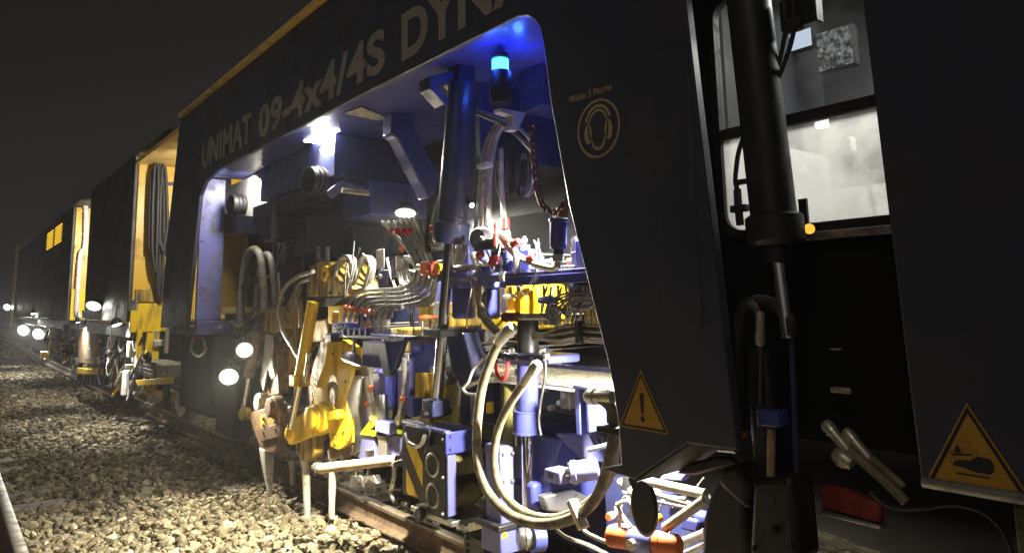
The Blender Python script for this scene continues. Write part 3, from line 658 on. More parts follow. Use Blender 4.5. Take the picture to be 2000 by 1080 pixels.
l_ = bpy.data.lights.new('beacon_light','POINT'); l_.energy = 1.6; l_.color = (.03,.10,1.0); l_.shadow_soft_size = .03
lo_ = bpy.data.objects.new('beacon_light', l_); COL.objects.link(lo_); lo_.parent = bn; lo_.location = (-.085,-.02,0)
lo2 = bpy.data.objects.new('beacon_light', l_); COL.objects.link(lo2); lo2.parent = bn; lo2.location = (.085,-.06,0)

# wall behind the beacon and the hanging cable coil
boxpy(mach,'inner_panel',935,60,1120,330,3.6,.05,M['navy_deep'],label='dark blue panel behind the beacon')
pn = thing('junction_box', 'dark junction box behind the beacon at the top right of the bay', 'box', A(1035,180,2.9))
boxpx(pn,'casing',1012,95,1062,205,2.7,.3,M['navy_deep'])
boxpx(pn,'lid',1018,110,1050,170,2.69,.01,M['navy_deep'])

# cables falling from the ceiling past the tall cylinder
cb1 = thing('cable_bundle', 'pale hoses tied together right of the tall cylinder', 'hose', A(945,460,2.45))
for k in range(3):
    o = k*9
    hose(cb1, [(990-o*.2,228+o*.6),(965+o*.3,250+o*.3),(947+o*.5,290),(940+o*.6,330),(934+o*.9,400),(926+o*1.2,470)], 4.5, M['hose_pale'] if k % 2 else M['hose'], 2.5+.02*k)
hose(cb1, [(1000,235),(972,262),(958,330),(955,400),(962,450),(985,480)], 6, M['hose'], 2.5)
hose(cb1, [(978,290),(979,370),(985,430),(990,462)], 6, M['hose_pale'], 2.56, f1='fitting')
hose(cb1, [(933,217),(950,222),(975,230),(1000,240),(1030,265),(1046,290)], 4, M['hose'], 2.45)
hose(cb1, [(930,222),(955,232),(985,245),(1015,270),(1044,300)], 4, M['hose'], 2.47)
c = A(947,324,2.46); build(MB().cbox(c,(.05,.10,.03)), 'cable_tie', M['white'], cb1, bevel=.004)
c = A(986,437,2.54); build(MB().cyl(c-Vector((0,0,.03)),c+Vector((0,0,.03)),.028), 'coupling', M['red'], cb1)
cc_ = thing('cable_coil', 'dark coiled cables hanging behind the pale hoses', 'hose', A(1015,370,2.9))
for k in range(9):
    x = 985+k*6.5
    hose(cc_, [(x-4,262+k*2),(x+6,300),(x+10,340),(x+4,372),(x-8,382),(x-14,350),(x-10,300)], 3.2, M['rubber'] if k < 7 else M['hose'], 2.75+.03*(k%3))

# rusty chain
chn = thing('chain', 'rusty red chain hanging in a curve near the bay edge', 'chain', A(1085,420,2.25))
cp = smooth(L([(1040,232),(1040,265),(1043,300),(1045,335),(1050,370),(1058,398),(1070,412),(1084,418)],2.22)+L([(1098,405),(1108,385)],2.16), 8)
acc = 0; links = []; step = .036; prev = cp[0]
for p in cp[1:]:
    d = (p-prev).length
    while acc+d >= step:
        t = (step-acc)/d; prev = prev+(p-prev)*t; links.append(prev.copy()); d = (p-prev).length; acc = 0
    acc += d; prev = p
lk = None
for i in range(len(links)-1):
    a, b = links[i], links[i+1]; d = (b-a).normalized(); u, w = frame(d); sd = u if i % 2 else w; c = (a+b)/2
    pts = [c+d*(.025*math.cos(t))+sd*(.016*math.sin(t)) for t in [2*math.pi*k/10 for k in range(10)]]
    build(MB().tube(pts, .0062, 6, True), 'chain_link', M['rust'], chn)
polyx(chn,'hook',[(1086,425),(1096,400),(1108,372),(1114,382),(1104,408),(1098,426)],2.16,.03,M['brown'])

# ================================================================== row of gear on the blue shelf
sh = thing('shelf_bracket', 'blue steel shelf across the right of the bay carrying valves', 'shelf', A(1080,545,2.5))
boxpx(sh,'shelf_plate',985,534,1152,541,2.35,.7,M['navy'])
boxpx(sh,'shelf_lip',985,541,1152,551,2.345,.03,M['navy'])
boxpx(sh,'gusset',1004,480,1030,534,2.55,.03,M['navy_deep']); boxpx(sh,'upright',900,470,915,540,2.7,.05,M['navy'])
boxpx(sh,'back_plate',990,425,1150,534,3.0,.04,M['black'])
boxpx(sh,'side_post',1122,470,1142,534,2.40,.08,M['navy'])
fi = thing('filter_cup', 'blue cup filter with a pale elbow pipe under the chain', 'filter', A(1091,490,2.3))
c0, c1 = A(1091,425,2.3), A(1090,486,2.3); r = S(1090,2.3,17)
build(MB().lathe(c0,c1,[(0,r*.9),(.05,r*1.15),(.14,r*1.15),(.16,r),(.85,r),(.9,r*1.03),(1,r*.9)],28),'cup',M['navy'],fi)
c2 = A(1090,497,2.3); build(MB().lathe(c1,c2,[(0,r*.62),(1,r*.62)],20),'neck',M['navy_deep'],fi)
c3 = A(1090,511,2.3); build(MB().cyl(c2,c3,r*.72,n=6),'nut',M['fitting'],fi,bevel=.003)
hose(fi,[(1090,511),(1088,520),(1078,525),(1055,520),(1042,516)],7,M['fitting'],2.3,name='elbow',n=12)
boxpx(fi,'clamp_plate',1053,522,1108,530,2.36,.08,M['steel'])
for k,(px,py,h) in enumerate(((1122,462,30),(1024,462,26),(1128,470,24))):
    v = thing('valve', ['zinc valve stem at the right edge of the blue shelf','zinc valve stem in the middle of the blue shelf','second zinc valve stem crowding the right end of the shelf'][k],'valve',A(px,py+h,2.45+.05*k))
    a, b = A(px,py,2.45+.05*k), A(px,py+h,2.45+.05*k); r = S(px,2.45,6)
    build(MB().lathe(a,b,[(0,r*.6),(.15,r*.6),(.16,r*1.1),(.4,r*1.1),(.41,r*.8),(.7,r*.8),(.71,r*1.2),(1,r*1.2)],12),'stem',M['fitting'],v)
    boxpx(v,'body',px-8,py+h,px+9,py+h+38,2.42+.05*k,.06,M['navy'])
rl = thing('cable_reel', 'flat black disc reel left of a red handle', 'reel', A(943,490,2.32))
disc(rl,'disc',943,467,2.40,22,.05,M['rubber']); disc(rl,'hub',944,467,2.345,5,.02,M['steel'])
boxpx(rl,'foot',925,470,962,486,2.36,.04,M['rubber'])
disc(rl,'rim',943,467,2.41,24,.03,M['hose'])
rh = thing('red_handle', 'upright red lever handle beside the black disc', 'handle', A(968,482,2.3))
a, b = A(968,437,2.3), A(968,481,2.3); build(MB().lathe(a,b,[(0,.010),(.05,.013),(.12,.013),(.15,.009),(.4,.009),(.42,.013),(1,.013)],12),'grip',M['red'],rh)
# pair of tall blue filters
def bigfilter(px, lab):
    f = thing('oil_filter', lab, 'filter', A(px,620,2.45)); r = S(px,2.45,23)
    a, b = A(px,560,2.45), A(px,622,2.45)
    build(MB().lathe(a,b,[(0,r*1.12),(.04,r*1.12),(.05,r),(.93,r),(1,r*.85)],28),'bowl',M['navy'],f)
    h = A(px,548,2.45); build(MB().cbox(h,(.15,.17,.09)),'head',M['lilac'],f,bevel=.012)
    build(MB().cyl(A(px-24,541,2.40),A(px+28,541,2.40),r*.42),'port',M['lilac'],f)
    build(MB().cyl(A(px+28,541,2.40),A(px+36,541,2.40),r*.52,n=6),'port_nut',M['steel'],f)
bigfilter(906,'left one of two blue bowl filters beside the long rod'); bigfilter(955,'right one of two blue bowl filters, next to the yellow gear')
bigfilter(1012,'blue bowl filter mostly hidden by the shelf') if False else None
vb = thing('valve_cluster', 'cluster of small zinc fittings and hoses over the blue filters', 'valve block', A(945,535,2.45))
for (x0,y0,x1,y1,r,m_) in ((890,525,940,520,7,'fitting'),(925,495,932,520,8,'fitting'),(935,500,936,540,5,'steel'),(994,480,994,530,10,'navy'),(994,470,994,482,6,'fitting'),(972,500,975,535,9,'steel'),(1008,500,1010,536,7,'fitting'),(946,485,950,535,12,'navy'),(978,540,1003,537,6,'lilac')):
    build(MB().lathe(A(x0,y0,2.42),A(x1,y1,2.42),[(0,pc(x0,2.42,r)*.8),(.08,pc(x0,2.42,r)),(.5,pc(x0,2.42,r)),(.52,pc(x0,2.42,r)*.85),(1,pc(x0,2.42,r)*.85)],12),'fitting',M[m_],vb)
hose(vb,[(974,455),(985,470),(1000,490),(1020,505),(1040,512),(1060,514)],7,M['hose_pale'],2.38)
hose(vb,[(968,460),(982,462),(1000,475),(1010,505),(1012,535)],6,M['hose'],2.36)
for px,py in ((1003,476),(1031,507),(933,500),(958,515),(960,508)):
    disc(vb,'red_collar',px,py,2.36,7,.04,M['red'],axis=Vector((.2,-1,.3)))
hose(vb,[(900,470),(895,490),(890,510),(893,525)],6,M['hose_pale'],2.5); hose(vb,[(912,475),(905,500),(897,520)],5,M['hose'],2.5)
hose(vb,[(950,490),(958,510),(945,518),(935,512)],3,M['white'],2.36); hose(vb,[(918,525),(921,560),(914,600),(911,640)],1.6,M['hose_pale'],2.33)
hose(vb,[(1043,470),(1048,490),(1046,530),(1035,555)],1.8,M['hose_pale'],2.33)
hose(vb,[(935,560),(937,590),(945,620),(962,640),(975,652)],8,M['hose_tan'],2.33); hose(vb,[(946,565),(946,595),(955,625),(972,645)],5,M['hose_tan'],2.36)
ov = thing('ball_valve', 'brass and orange ball valve left of the long rod', 'valve', A(840,525,2.4))
build(MB().cyl(A(813,523,2.45),A(880,521,2.45),pc(840,2.45,7)),'pipe',M['fitting'],ov); boxpx(ov,'body',820,512,842,536,2.42,.07,M['orange'])
boxpx(ov,'cap',832,515,842,530,2.41,.05,M['red']); disc(ov,'wheel',858,522,2.40,8,.03,M['yellow']); build(MB().cyl(A(835,515,2.5),A(880,512,2.5),pc(850,2.5,6)),'arm',M['navy'],ov)

# ================================================================== yellow machinery deep in the bay
yg = thing('inner_tamping_gear', 'yellow cast tamping gear deep in the bay behind the filters', 'machinery', A(1020,640,2.95))
for k in range(6):
    x = 985+k*13; polyx(yg,'casting',[(x,555),(x+12,555),(x+14,590),(x+9,640),(x-2,645),(x+2,600)],2.85+.05*(k%2),.25,M['yellow'],bevel=.02)
boxpx(yg,'block',985,560,1060,585,2.95,.3,M['yellow']); boxpx(yg,'lower_block',940,620,1000,645,2.75,.2,M['yellow'])
boxpx(yg,'right_casting',1140,590,1185,645,2.8,.3,M['yellow'],bevel=.02)
boxpx(yg,'left_casting',815,592,880,640,2.95,.3,M['yellow_grimy'],bevel=.02); boxpx(yg,'plate',845,590,868,616,2.9,.02,M['white'])
# hoses in ranks behind the shelf
hr = thing('hose_rank', 'dense rank of thin grey hoses below the blue shelf', 'hose', A(1110,640,2.7))
for k in range(16):
    x = 1062+k*7; hose(hr,[(x,556+random.uniform(0,6)),(x+random.uniform(-8,6),580),(x+random.uniform(-12,4),600),(x-10+random.uniform(-5,5),632)],2.4,M['hose'] if k%3 else M['hose_pale'],2.62+.06*(k%4),f1='fitting',fl=.04,n=6)
for k in range(9):
    y = 568+k*5; hose(hr,[(1064+k*3,634),(1068+k*3,600),(1080+k*4,y+16),(1110,y+4),(1145,y+random.uniform(-6,6)),(1165,y-8)],2.2,M['hose'],2.58+.03*(k%3),n=6)
br = thing('hose_band', 'thick flat bundle of grey hoses running across the right of the bay', 'hose', A(1120,660,2.4))
for k in range(9):
    y = 634+k*4.0; hose(br,[(1040,650+k*1.6),(1065,650+k*1.7),(1090,y+6),(1125,y),(1150,y+1),(1190,y+3)],3.0,M['hose'] if k%4 else M['hose_tan'],2.34+.012*(k%3),n=7)
c = A(1131,648,2.325); build(MB().cbox(c,(.03,.025,.10)),'tie',M['rubber'],br)

# ================================================================== upright guide column with chromed rod
XG = 2.50
gc = thing('guide_column', 'upright blue guide column with a dark top cylinder and chromed rod', 'hydraulic cylinder', A(1030,1005,XG))
def col(par,name,px0,py0,px1,py1,rp,m_,prof=None,n=28,X=XG):
    a, b = A(px0,py0,X), A(px1,py1,X); r = S((px0+px1)/2,X,rp)
    return build(MB().lathe(a,b,[(t,r*k) for t,k in (prof or [(0,.94),(.02,1),(.98,1),(1,.94)])],n),name,m_,par)
col(gc,'top_cylinder',1031,614,1031,692,21,M['black'])
build(MB().cyl(A(985,619,2.40),A(1072,619,2.40),S(1030,2.4,7)),'cross_tube',M['steel'],gc)
build(MB().cyl(A(985,619,2.39),A(1012,619,2.39),S(1000,2.4,9)),'cross_tube_end',M['rust'],gc)
boxpx(gc,'top_flange',978,688,1072,712,2.40,.22,M['navy_deep'],bevel=.012)
col(gc,'flange_ring',1031,688,1031,696,25,M['navy'])
for k,(x,y) in enumerate(((1000,690),(1060,690),(1068,700))): disc(gc,'bolt',x,y,2.39,6,.03,M['steel'],axis=Vector((-.3,-.3,1)),n=6)
col(gc,'middle_tube',1031,712,1029,800,21,M['navy'])
col(gc,'sleeve',1026,800,1026,846,24,M['navy'],[(0,.97),(.02,1.05),(.08,1.05),(.1,1),(.9,1),(.92,1.03),(1,1.03)])
col(gc,'rod',1030,845,1032,1008,12,M['chrome'])
col(gc,'side_tube',997,735,997,870,15,M['olive'],X=2.66); col(gc,'side_rod',1010,720,1010,870,5,M['chrome'],X=2.66)
for k in range(5): boxpx(gc,'washer_stack',972,650+k*9,1006,656+k*9,2.50,.10,M['black'] if k%2 else M['steel'],bevel=.002)
# black loop strap with red sleeve
hose(gc,[(968,702),(970,725),(978,740),(988,735),(992,705)],4,M['red'],2.36,name='red_loop',n=8)
hose(gc,[(1065,705),(1064,740),(1056,780),(1052,820),(1056,850)],3,M['rubber'],2.36,name='sensor_cable')
# ================================================================== two big looped hoses in front
lh = thing('looped_hose', 'two thick tan hoses hanging in a big loop in front of the blue column', 'hose', A(1050,1025,2.22))
hose(lh,[(1000,640),(975,668),(958,705),(942,755),(934,810),(931,865),(938,920),(957,966),(993,1003),(1040,1021),(1085,1021),(1130,1005),(1165,970),(1186,915),(1197,860),(1199,820),(1190,792),(1168,776),(1150,774)],9.5,M['hose_tan'],2.16,f0='fitting',f1='fitting',n=12,fl=.14)
hose(lh,[(1049,712),(1033,735),(1008,770),(985,808),(970,850),(965,895),(972,940),(995,978),(1030,1003),(1075,1012),(1110,1005),(1145,985),(1180,950),(1200,905)],8.5,M['hose_tan'],2.20,f0='fitting',n=12,fl=.14)
hose(lh,[(1200,905),(1204,860),(1204,820),(1196,792),(1178,776),(1155,770)],8.5,M['hose_pale'],2.21,n=12)  # same hose carried on in a paler colour for the lamplight on it
hose(lh,[(1160,765),(1185,770),(1205,795),(1210,840)],7,M['hose_pale'],2.28,n=10)
c = A(1130,1004,2.14); build(MB().bar(c+Vector((0,.04,.05)),c+Vector((0,-.03,-.05)),.05,.025),'hose_clamp',M['fitting'],lh,bevel=.004)
c = A(1195,838,2.13); build(MB().cbox(c,(.07,.11,.025)),'black_strap',M['rubber'],lh,bevel=.004)

# ================================================================== mesh walkway deep in the bay, bright
ww = thing('mesh_walkway', 'brightly lit pale mesh walkway behind the blue column', 'walkway', A(1130,740,2.7))
pa, pb = Vector((2.62,2.3,.96)), Vector((3.3,4.2,.96))
zz = AZ(1130,738,.95).z
p1, p2, p3, p4 = AZ(1062,728,.98), AZ(1200,722,.98), AZ(1200,756,.98), AZ(1062,752,.98)
x0, x1, y0, y1 = 2.6, 3.25, 2.45, 4.2
build(MB().box((x0,y0,1.03),(x1,y1,1.05)),'deck',M['white'],ww)
for k in range(14):
    x = x0+(x1-x0)*k/13; build(MB().box((x-.006,y0,1.054),(x+.006,y1,1.074)),'bearer_bar',M['hose_pale'],ww)
for k in range(24):
    y = y0+(y1-y0)*k/23; build(MB().box((x0,y-.005,1.056),(x1,y+.005,1.071)),'cross_bar',M['hose_pale'],ww)
# ================================================================== lifting and lining unit
XL = 2.30
lu = thing('lifting_unit', 'blue track lifting unit with a black and yellow striped end beside the rail', 'machinery', Vector((2.6,3.9,0)))
yc = A(872,900,XL).y; zt, zbm = A(872,846,XL).z, A(872,1015,XL).z
ysplit, yfar = A(831,900,XL).y, A(786,900,XL).y
build(MB().box((XL,ysplit+.004,zbm+.05),(XL+.05,yfar,zt+.02)),'striped_panel',M['black'],lu,bevel=.006)
# slanted yellow stripes, proud 2 mm, clipped to the panel
def clip(poly, y0, y1, z0, z1):
    def cl(P, f, itp):
        out = []
        for i in range(len(P)):
            a, b = P[i], P[(i+1)%len(P)]
            if f(a): out.append(a)
            if f(a) != f(b): out.append(itp(a,b))
        return out
    ly = lambda v: (lambda a,b: (v, a[1]+(b[1]-a[1])*(v-a[0])/(b[0]-a[0]))); lz = lambda v: (lambda a,b: (a[0]+(b[0]-a[0])*(v-a[1])/(b[1]-a[1]), v))
    for f, i in ((lambda p: p[0] >= y0, ly(y0)), (lambda p: p[0] <= y1, ly(y1)), (lambda p: p[1] >= z0, lz(z0)), (lambda p: p[1] <= z1, lz(z1))):
        if poly: poly = cl(poly, f, i)
    return poly
py0, py1, pz0, pz1 = ysplit+.03, yfar-.05, zbm+.06, zt-.10
for k in range(-1, 3):
    z = pz0+k*.26+.05; q = clip([(py0-.3,z-.30),(py1+.3,z+.55),(py1+.3,z+.68),(py0-.3,z-.17)],py0,py1,pz0,pz1)
    if q and len(q) > 2: build(MB().prism([Vector((XL-.002,a,b)) for a,b in q],(.002,0,0)),'warning_stripe',M['yellow'],lu)
build(MB().box((XL-.006,yc,zbm),(XL+.05,ysplit,zt)),'hole_panel',M['black'],lu,bevel=.008)
for z in (zt-.19, zt-.36):
    c = Vector((XL-.006,(yc+ysplit)/2+.02,z)); build(MB().ring(c,(1,0,0),.062,.010,28,8),'port_ring',M['steel'],lu)
    build(MB().cyl(c+X_(-.002),c+X_(.02),.056,n=24),'port_recess',M['rubber'],lu)
boxpx(lu,'handle_plate',790,828,838,872,XL-.03,.03,M['black'])
s = MB(); q = smooth(L([(790,845),(796,862),(812,872),(824,866),(830,850)],XL-.06),6); s.tube(q,.012,8); build(s,'grab_handle',M['steel'],lu)
# front (facing along the track): tray, corner post, olive rollers
xr = AY(928,900,yc).x
build(MB().box((XL-.01,yc-.012,zt-.115),(xr,yc,zt+.005)),'tray_front',M['navy'],lu,bevel=.004)
build(MB().box((XL-.01,yc+.004,zt-.12),(XL+.002,yc+.5,zt+.005)),'tray_side',M['navy_deep'],lu,bevel=.004) if False else None
build(MB().box((XL,yc,zt-.12),(xr,ysplit+.25,zt-.11)),'tray_floor',M['navy_deep'],lu)
build(MB().box((XL-.01,yc+.0,zt-.005),(XL+.03,yfar,zt+.012)),'tray_rim',M['lilac'],lu,bevel=.003)
build(MB().box((xr-.02,yc,zt-.115),(xr,yc+.4,zt+.006)),'tray_end',M['navy'],lu,bevel=.003)
build(MB().box((XL-.004,yc-.02,zbm+.02),(XL+.055,yc-.001,zt-.12)),'corner_post',M['lilac'],lu,bevel=.004)
for z in (zt-.20, zt-.37):
    a = Vector((XL+.07,yc+.06,z)); b = Vector((xr+.05,yc+.06,z)); d = (b-a).length
    build(MB().lathe(a,b,[(0,.045),(.04,.06),(.3,.06),(.31,.055),(.36,.055),(.37,.06),(.93,.06),(1,.045)],24),'roller',M['olive'],lu)
build(MB().box((XL+.06,yc+.2,zbm+.02),(xr+.05,yc+.24,zt-.13)),'roller_backing',M['black'],lu)
build(MB().box((XL,yc-.05,zbm-.03),(xr+.12,yfar-.1,zbm)),'base_plate',M['steel'],lu,bevel=.004)
# flanged rail wheel under it
wc = Vector((2.70,yc+.12,.16))
build(MB().lathe(wc+X_(-.07),wc+X_(.09),[(0,.10),(.05,.165),(.62,.17),(.66,.20),(.8,.20),(.85,.12),(1,.10)],36),'wheel',M['steel'],lu)
build(MB().sphere(A(820,1003,XL-.02),.035,14,10,(1,1,1.3)),'rubber_buffer',M['rubber'],lu)
# column housings right of the rollers
yq = A(977,900,2.38).y
a, b = A(947,872,2.38), A(977,1030,2.38)
build(MB().box((2.38,yq,b.z),(AY(1007,900,yq).x,a.y,A(977,872,2.38).z)),'guide_housing',M['lilac'],lu,bevel=.008)
build(MB().box((2.36,yq-.02,A(977,1082,2.38).z),(AY(1010,1000,yq).x+.03,a.y+.02,A(977,1030,2.38).z)),'foot_block',M['lilac'],lu,bevel=.008)
build(MB().box((2.34,yq-.03,A(977,1034,2.38).z),(AY(1010,1000,yq).x+.06,a.y+.05,A(977,1022,2.38).z)),'foot_flange',M['black'],lu,bevel=.006)
ar = AY(985,1043,yq-.021); build(MB().prism([ar+Vector((-.02,0,-.02)),ar+Vector((.02,0,-.012)),ar+Vector((.0,0,.03))],(0,-.002,0)),'arrow_mark',M['yellow'],lu)
boxpx(lu,'lower_beam',905,1040,946,1110,2.42,.3,M['black'])
for k in range(3): disc(lu,'bolt_hole',913,1050+k*13,2.42,4,.01,M['rubber'])
# crank pin below the hoses
build(MB().lathe(A(1012,1050,2.36),A(1058,1048,2.46),[(0,.03),(.05,.045),(.3,.05),(.32,.06),(.4,.06),(.42,.048),(.7,.048),(.72,.055),(1,.055)],20),'pin_assembly',M['steel'],lu)
build(MB().lathe(A(1038,1052,2.40),A(1060,1050,2.46),[(0,.062),(1,.062)],20),'pin_bush',M['navy'],lu)
# long blue tray behind, sloping block, side cylinder
yt = 3.25
polyy(lu,'rear_tray',[(1045,838),(1128,815),(1128,850),(1045,868)],yt,.03,M['navy'])
polyy(lu,'rear_tray_top',[(1045,836),(1090,805),(1128,813)],yt+.03,.3,M['navy_deep'])
polyy(lu,'sloping_block',[(1070,965),(1090,878),(1098,858),(1150,862),(1205,880),(1205,960),(1150,990)],2.95,.28,M['navy'],bevel=.012)
polyy(lu,'sloping_cover',[(1096,848),(1165,846),(1200,862),(1205,905),(1150,900),(1130,885)],2.90,.05,M['lilac'],bevel=.006)
for k in range(3): polyy(lu,'cover_slot',[(1150+k*14,850+k*2),(1156+k*14,851+k*2),(1172+k*12,878),(1164+k*12,878)],2.898,.01,M['black'])
a, b = A(1116,923,2.36), A(1168,914,2.44); r = S(1140,2.4,22)
sc_ = build(MB().lathe(a,b,[(0,r*.92),(.04,r),(.2,r),(.22,r*.9),(.9,r*.9),(1,r*.8)],28),'side_cylinder',M['lilac'],lu)
bolt_ring(lu,a-(b-a).normalized()*.008,(b-a),r*.75,.007,8,M['steel'])
build(MB().cyl(A(1085,928,2.32),a,.016),'side_rod',M['chrome'],lu)
boxpx(lu,'rod_bracket',1062,914,1094,948,2.30,.10,M['lilac'],bevel=.008); boxpx(lu,'rod_bracket_slot',1068,922,1080,936,2.298,.01,M['navy_deep'])
polyy(lu,'lower_shoe',[(1040,945),(1060,940),(1068,970),(1062,995),(1042,1000)],3.0,.1,M['navy'],bevel=.02)
boxpx(lu,'block_top',1040,868,1068,912,2.62,.2,M['lilac'],bevel=.01); boxpx(lu,'grey_rib',1040,905,1062,918,2.60,.2,M['steel'],bevel=.006)
polyy(lu,'grey_pad',[(1062,970),(1120,955),(1165,978),(1120,1003),(1072,998)],2.9,.06,M['steel'],bevel=.008)
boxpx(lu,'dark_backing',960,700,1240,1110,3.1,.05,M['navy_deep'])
hose(lu,[(1088,1035),(1110,1050),(1150,1065),(1190,1085)],4,M['hose'],2.36,name='drain_hose'); hose(lu,[(1136,1010),(1140,1035),(1165,1050),(1185,1058)],4,M['hose_pale'],2.30,name='drain_hose')
hose(lu,[(1150,878),(1175,872),(1200,865)],5,M['fitting'],2.5,name='grease_pipe')
# blocks and brackets right of the column
boxpx(lu,'valve_block',1060,752,1098,800,2.75,.15,M['navy_deep'],bevel=.01); boxpx(lu,'valve_face',1092,752,1112,800,2.72,.1,M['fitting'],bevel=.008)
boxpx(lu,'upright_left',1122,755,1134,850,2.5,.12,M['navy']); boxpx(lu,'upright_right',1143,755,1152,845,2.5,.12,M['navy']); boxpx(lu,'upright_top',1118,752,1160,764,2.48,.16,M['navy_deep'])
for px,py in ((1100,785),(1082,795),(1070,760),(1110,770)): disc(lu,'fitting',px,py,2.68,5,.05,M['fitting'])
disc(lu,'yellow_cap',957,806,2.5,7,.06,M['yellow'],axis=Vector((0,0,1)))
hose(lu,[(945,700),(925,720),(915,745),(905,757),(912,768),(935,770)],3,M['white'],2.38,name='white_wire'); hose(lu,[(905,757),(935,745),(968,742)],5,M['fitting'],2.45,name='pipe')
boxpx(lu,'stay',918,770,928,830,2.5,.05,M['steel']); boxpx(lu,'inner_plate',940,745,965,830,2.65,.05,M['navy_deep'])

# ================================================================== pale-blue mid-bay gear around the manifold
mf = thing('hose_manifold', 'blue manifold bar with a row of pale hose ends standing on it', 'manifold', A(712,660,2.36))
boxpx(mf,'bar',640,650,790,666,2.34,.12,M['navy'],bevel=.006); boxpx(mf,'end_block',648,630,672,650,2.34,.12,M['lilac'],bevel=.006); boxpx(mf,'end_cap',634,652,646,668,2.33,.10,M['black'])
tops = [(676,606),(687,600),(698,596),(709,592)]
for k in range(5):
    x = 674+k*11
    hose(mf,[(x,650),(x+1,615+2*k),(688+9*k,583+6*k),(712+7*k,569+7*k),(780+4*k,563+8*k),(806+9*k,550+7*k),(813+10*k,527+3*k),(806+9*k,503),(785+10*k,473),(748+12*k,434)],2.9,M['hose'],2.44+.012*k,f0='hose_pale',f1='hose_pale',fl=.14,n=8)
    disc(mf,'red_ring',x+4,604+k*2,2.43+.012*k,6,.03,M['orange'],axis=Vector((-.2,-.6,.8)))
    build(MB().cyl(A(x,655,2.345+.0),A(x,640,2.345),pc(x,2.35,6),n=6),'gland_nut',M['navy_deep'],mf)
for k in range(3):
    x = 733+k*12; hose(mf,[(x,648),(x+1,625),(x+6,608),(x+18,598),(x+30,600)],4,M['hose'],2.44,f0='hose_pale',fl=.14)
for k in range(4):
    hose(mf,[(785+k*9,428),(808+k*6,462),(826+k*3,492),(832,510)],4,M['hose'],2.62,f0='hose_pale',fl=.10)
    disc(mf,'red_ring',(764,776,788,800)[k],455,2.44,5.5,.03,M['red'],axis=Vector((-.2,-.6,.8)))
boxpx(mf,'under_bracket',708,666,745,720,2.42,.06,M['navy']); polyx(mf,'gusset',[(745,666),(788,666),(770,720),(752,728)],2.40,.04,M['navy'],bevel=.006)
polyx(mf,'gusset',[(735,668),(752,668),(762,735),(748,735)],2.38,.04,M['lilac'],bevel=.006)
# loops of grey hose standing above the yellow gear
gl = thing('hose_arch', 'grey hoses arching up and over the grimy yellow gear', 'hose', A(680,560,2.6))
for k in range(4): hose(gl,[(668+k*4,600),(676+k*5,560),(686+k*3,520),(678+k*3,502),(662+k*3,510),(652+k*2,545)],4.2,M['hose'],2.55+.04*k)
for k in range(4): hose(gl,[(702+k*6,588),(714+k*4,550),(722+k*3,515),(712+k*3,502),(698+k*2,520),(692,550)],3.8,M['hose'] if k else M['hose_pale'],2.72+.04*k)
for k in range(5): hose(gl,[(775+k*5,500+k*3),(776+k*5,530),(785+k*4,556-k*2),(806,556-k*3),(812,530-k*2),(805-k*3,505),(790,502)],3.2,M['hose'],2.8+.03*k)
for k in range(6): hose(gl,[(800+k*6,530),(840-k*2,545+k*2),(850,560+k*3),(836,580+k*3),(800,585+k*2)],3.4,M['hose'],2.7+.03*k)
lh2 = thing('hose_arch', 'two tall pale hoses arching over at the far end of the bay', 'hose', A(490,600,2.62))
hose(lh2,[(470,640),(472,570),(480,510),(494,487),(508,500),(514,550),(518,610)],7,M['hose'],2.55,n=10); hose(lh2,[(500,610),(505,545),(514,505),(524,498),(532,520),(538,580),(540,620)],6,M['hose'],2.6,n=10)
hose(lh2,[(478,610),(482,560),(492,520),(502,512)],4,M['hose'],2.72); hose(lh2,[(462,660),(468,600),(476,560),(500,545)],6,M['rubber'],2.56)
hose(lh2,[(540,570),(548,520),(562,490),(580,478),(592,500),(590,530),(572,548)],5,M['rubber'],2.75); hose(lh2,[(528,560),(540,500),(565,475)],4,M['rubber'],2.8)
cu = thing('hose_arch', 'long grey hose curving from the yellow gear down to the tool cylinder', 'hose', A(600,720,2.4))
hose(cu,[(612,530),(585,540),(562,555),(548,580),(544,610),(552,645),(572,680),(588,710),(592,745)],4.4,M['hose'],2.42); hose(cu,[(605,545),(584,555),(578,580),(586,610),(586,640)],3.6,M['hose'],2.46)
rd = thing('extinguisher', 'red cylinder with a white band half hidden behind black hoses', 'cylinder', A(572,530,3.0))
a, b = A(570,480,2.95), A(573,526,2.95); build(MB().lathe(a,b,[(0,.03),(.1,.055),(.75,.055),(.76,.056),(.86,.056),(.87,.055),(1,.05)],18),'body',M['red'],rd)
boxpx(rd,'red_tag',548,462,562,476,2.9,.02,M['red']); boxpx(rd,'red_tag',573,470,583,480,2.9,.02,M['red'])
bs = thing('control_box', 'tan canvas-covered box at the back of the bay', 'box', A(530,500,3.1)); polyx(bs,'cover',[(505,462),(548,455),(556,480),(540,505),(528,512),(508,500)],3.1,.3,M['tan'],bevel=.02)
lb = thing('label_plate', 'small white label plate among the grey hoses', 'plate', A(740,500,2.7)); boxpx(lb,'plate',734,488,749,524,2.66,.01,M['white']); boxpx(lb,'lower_plate',738,528,750,562,2.68,.04,M['navy_deep']); disc(lb,'dial',745,540,2.67,4,.02,M['white'])

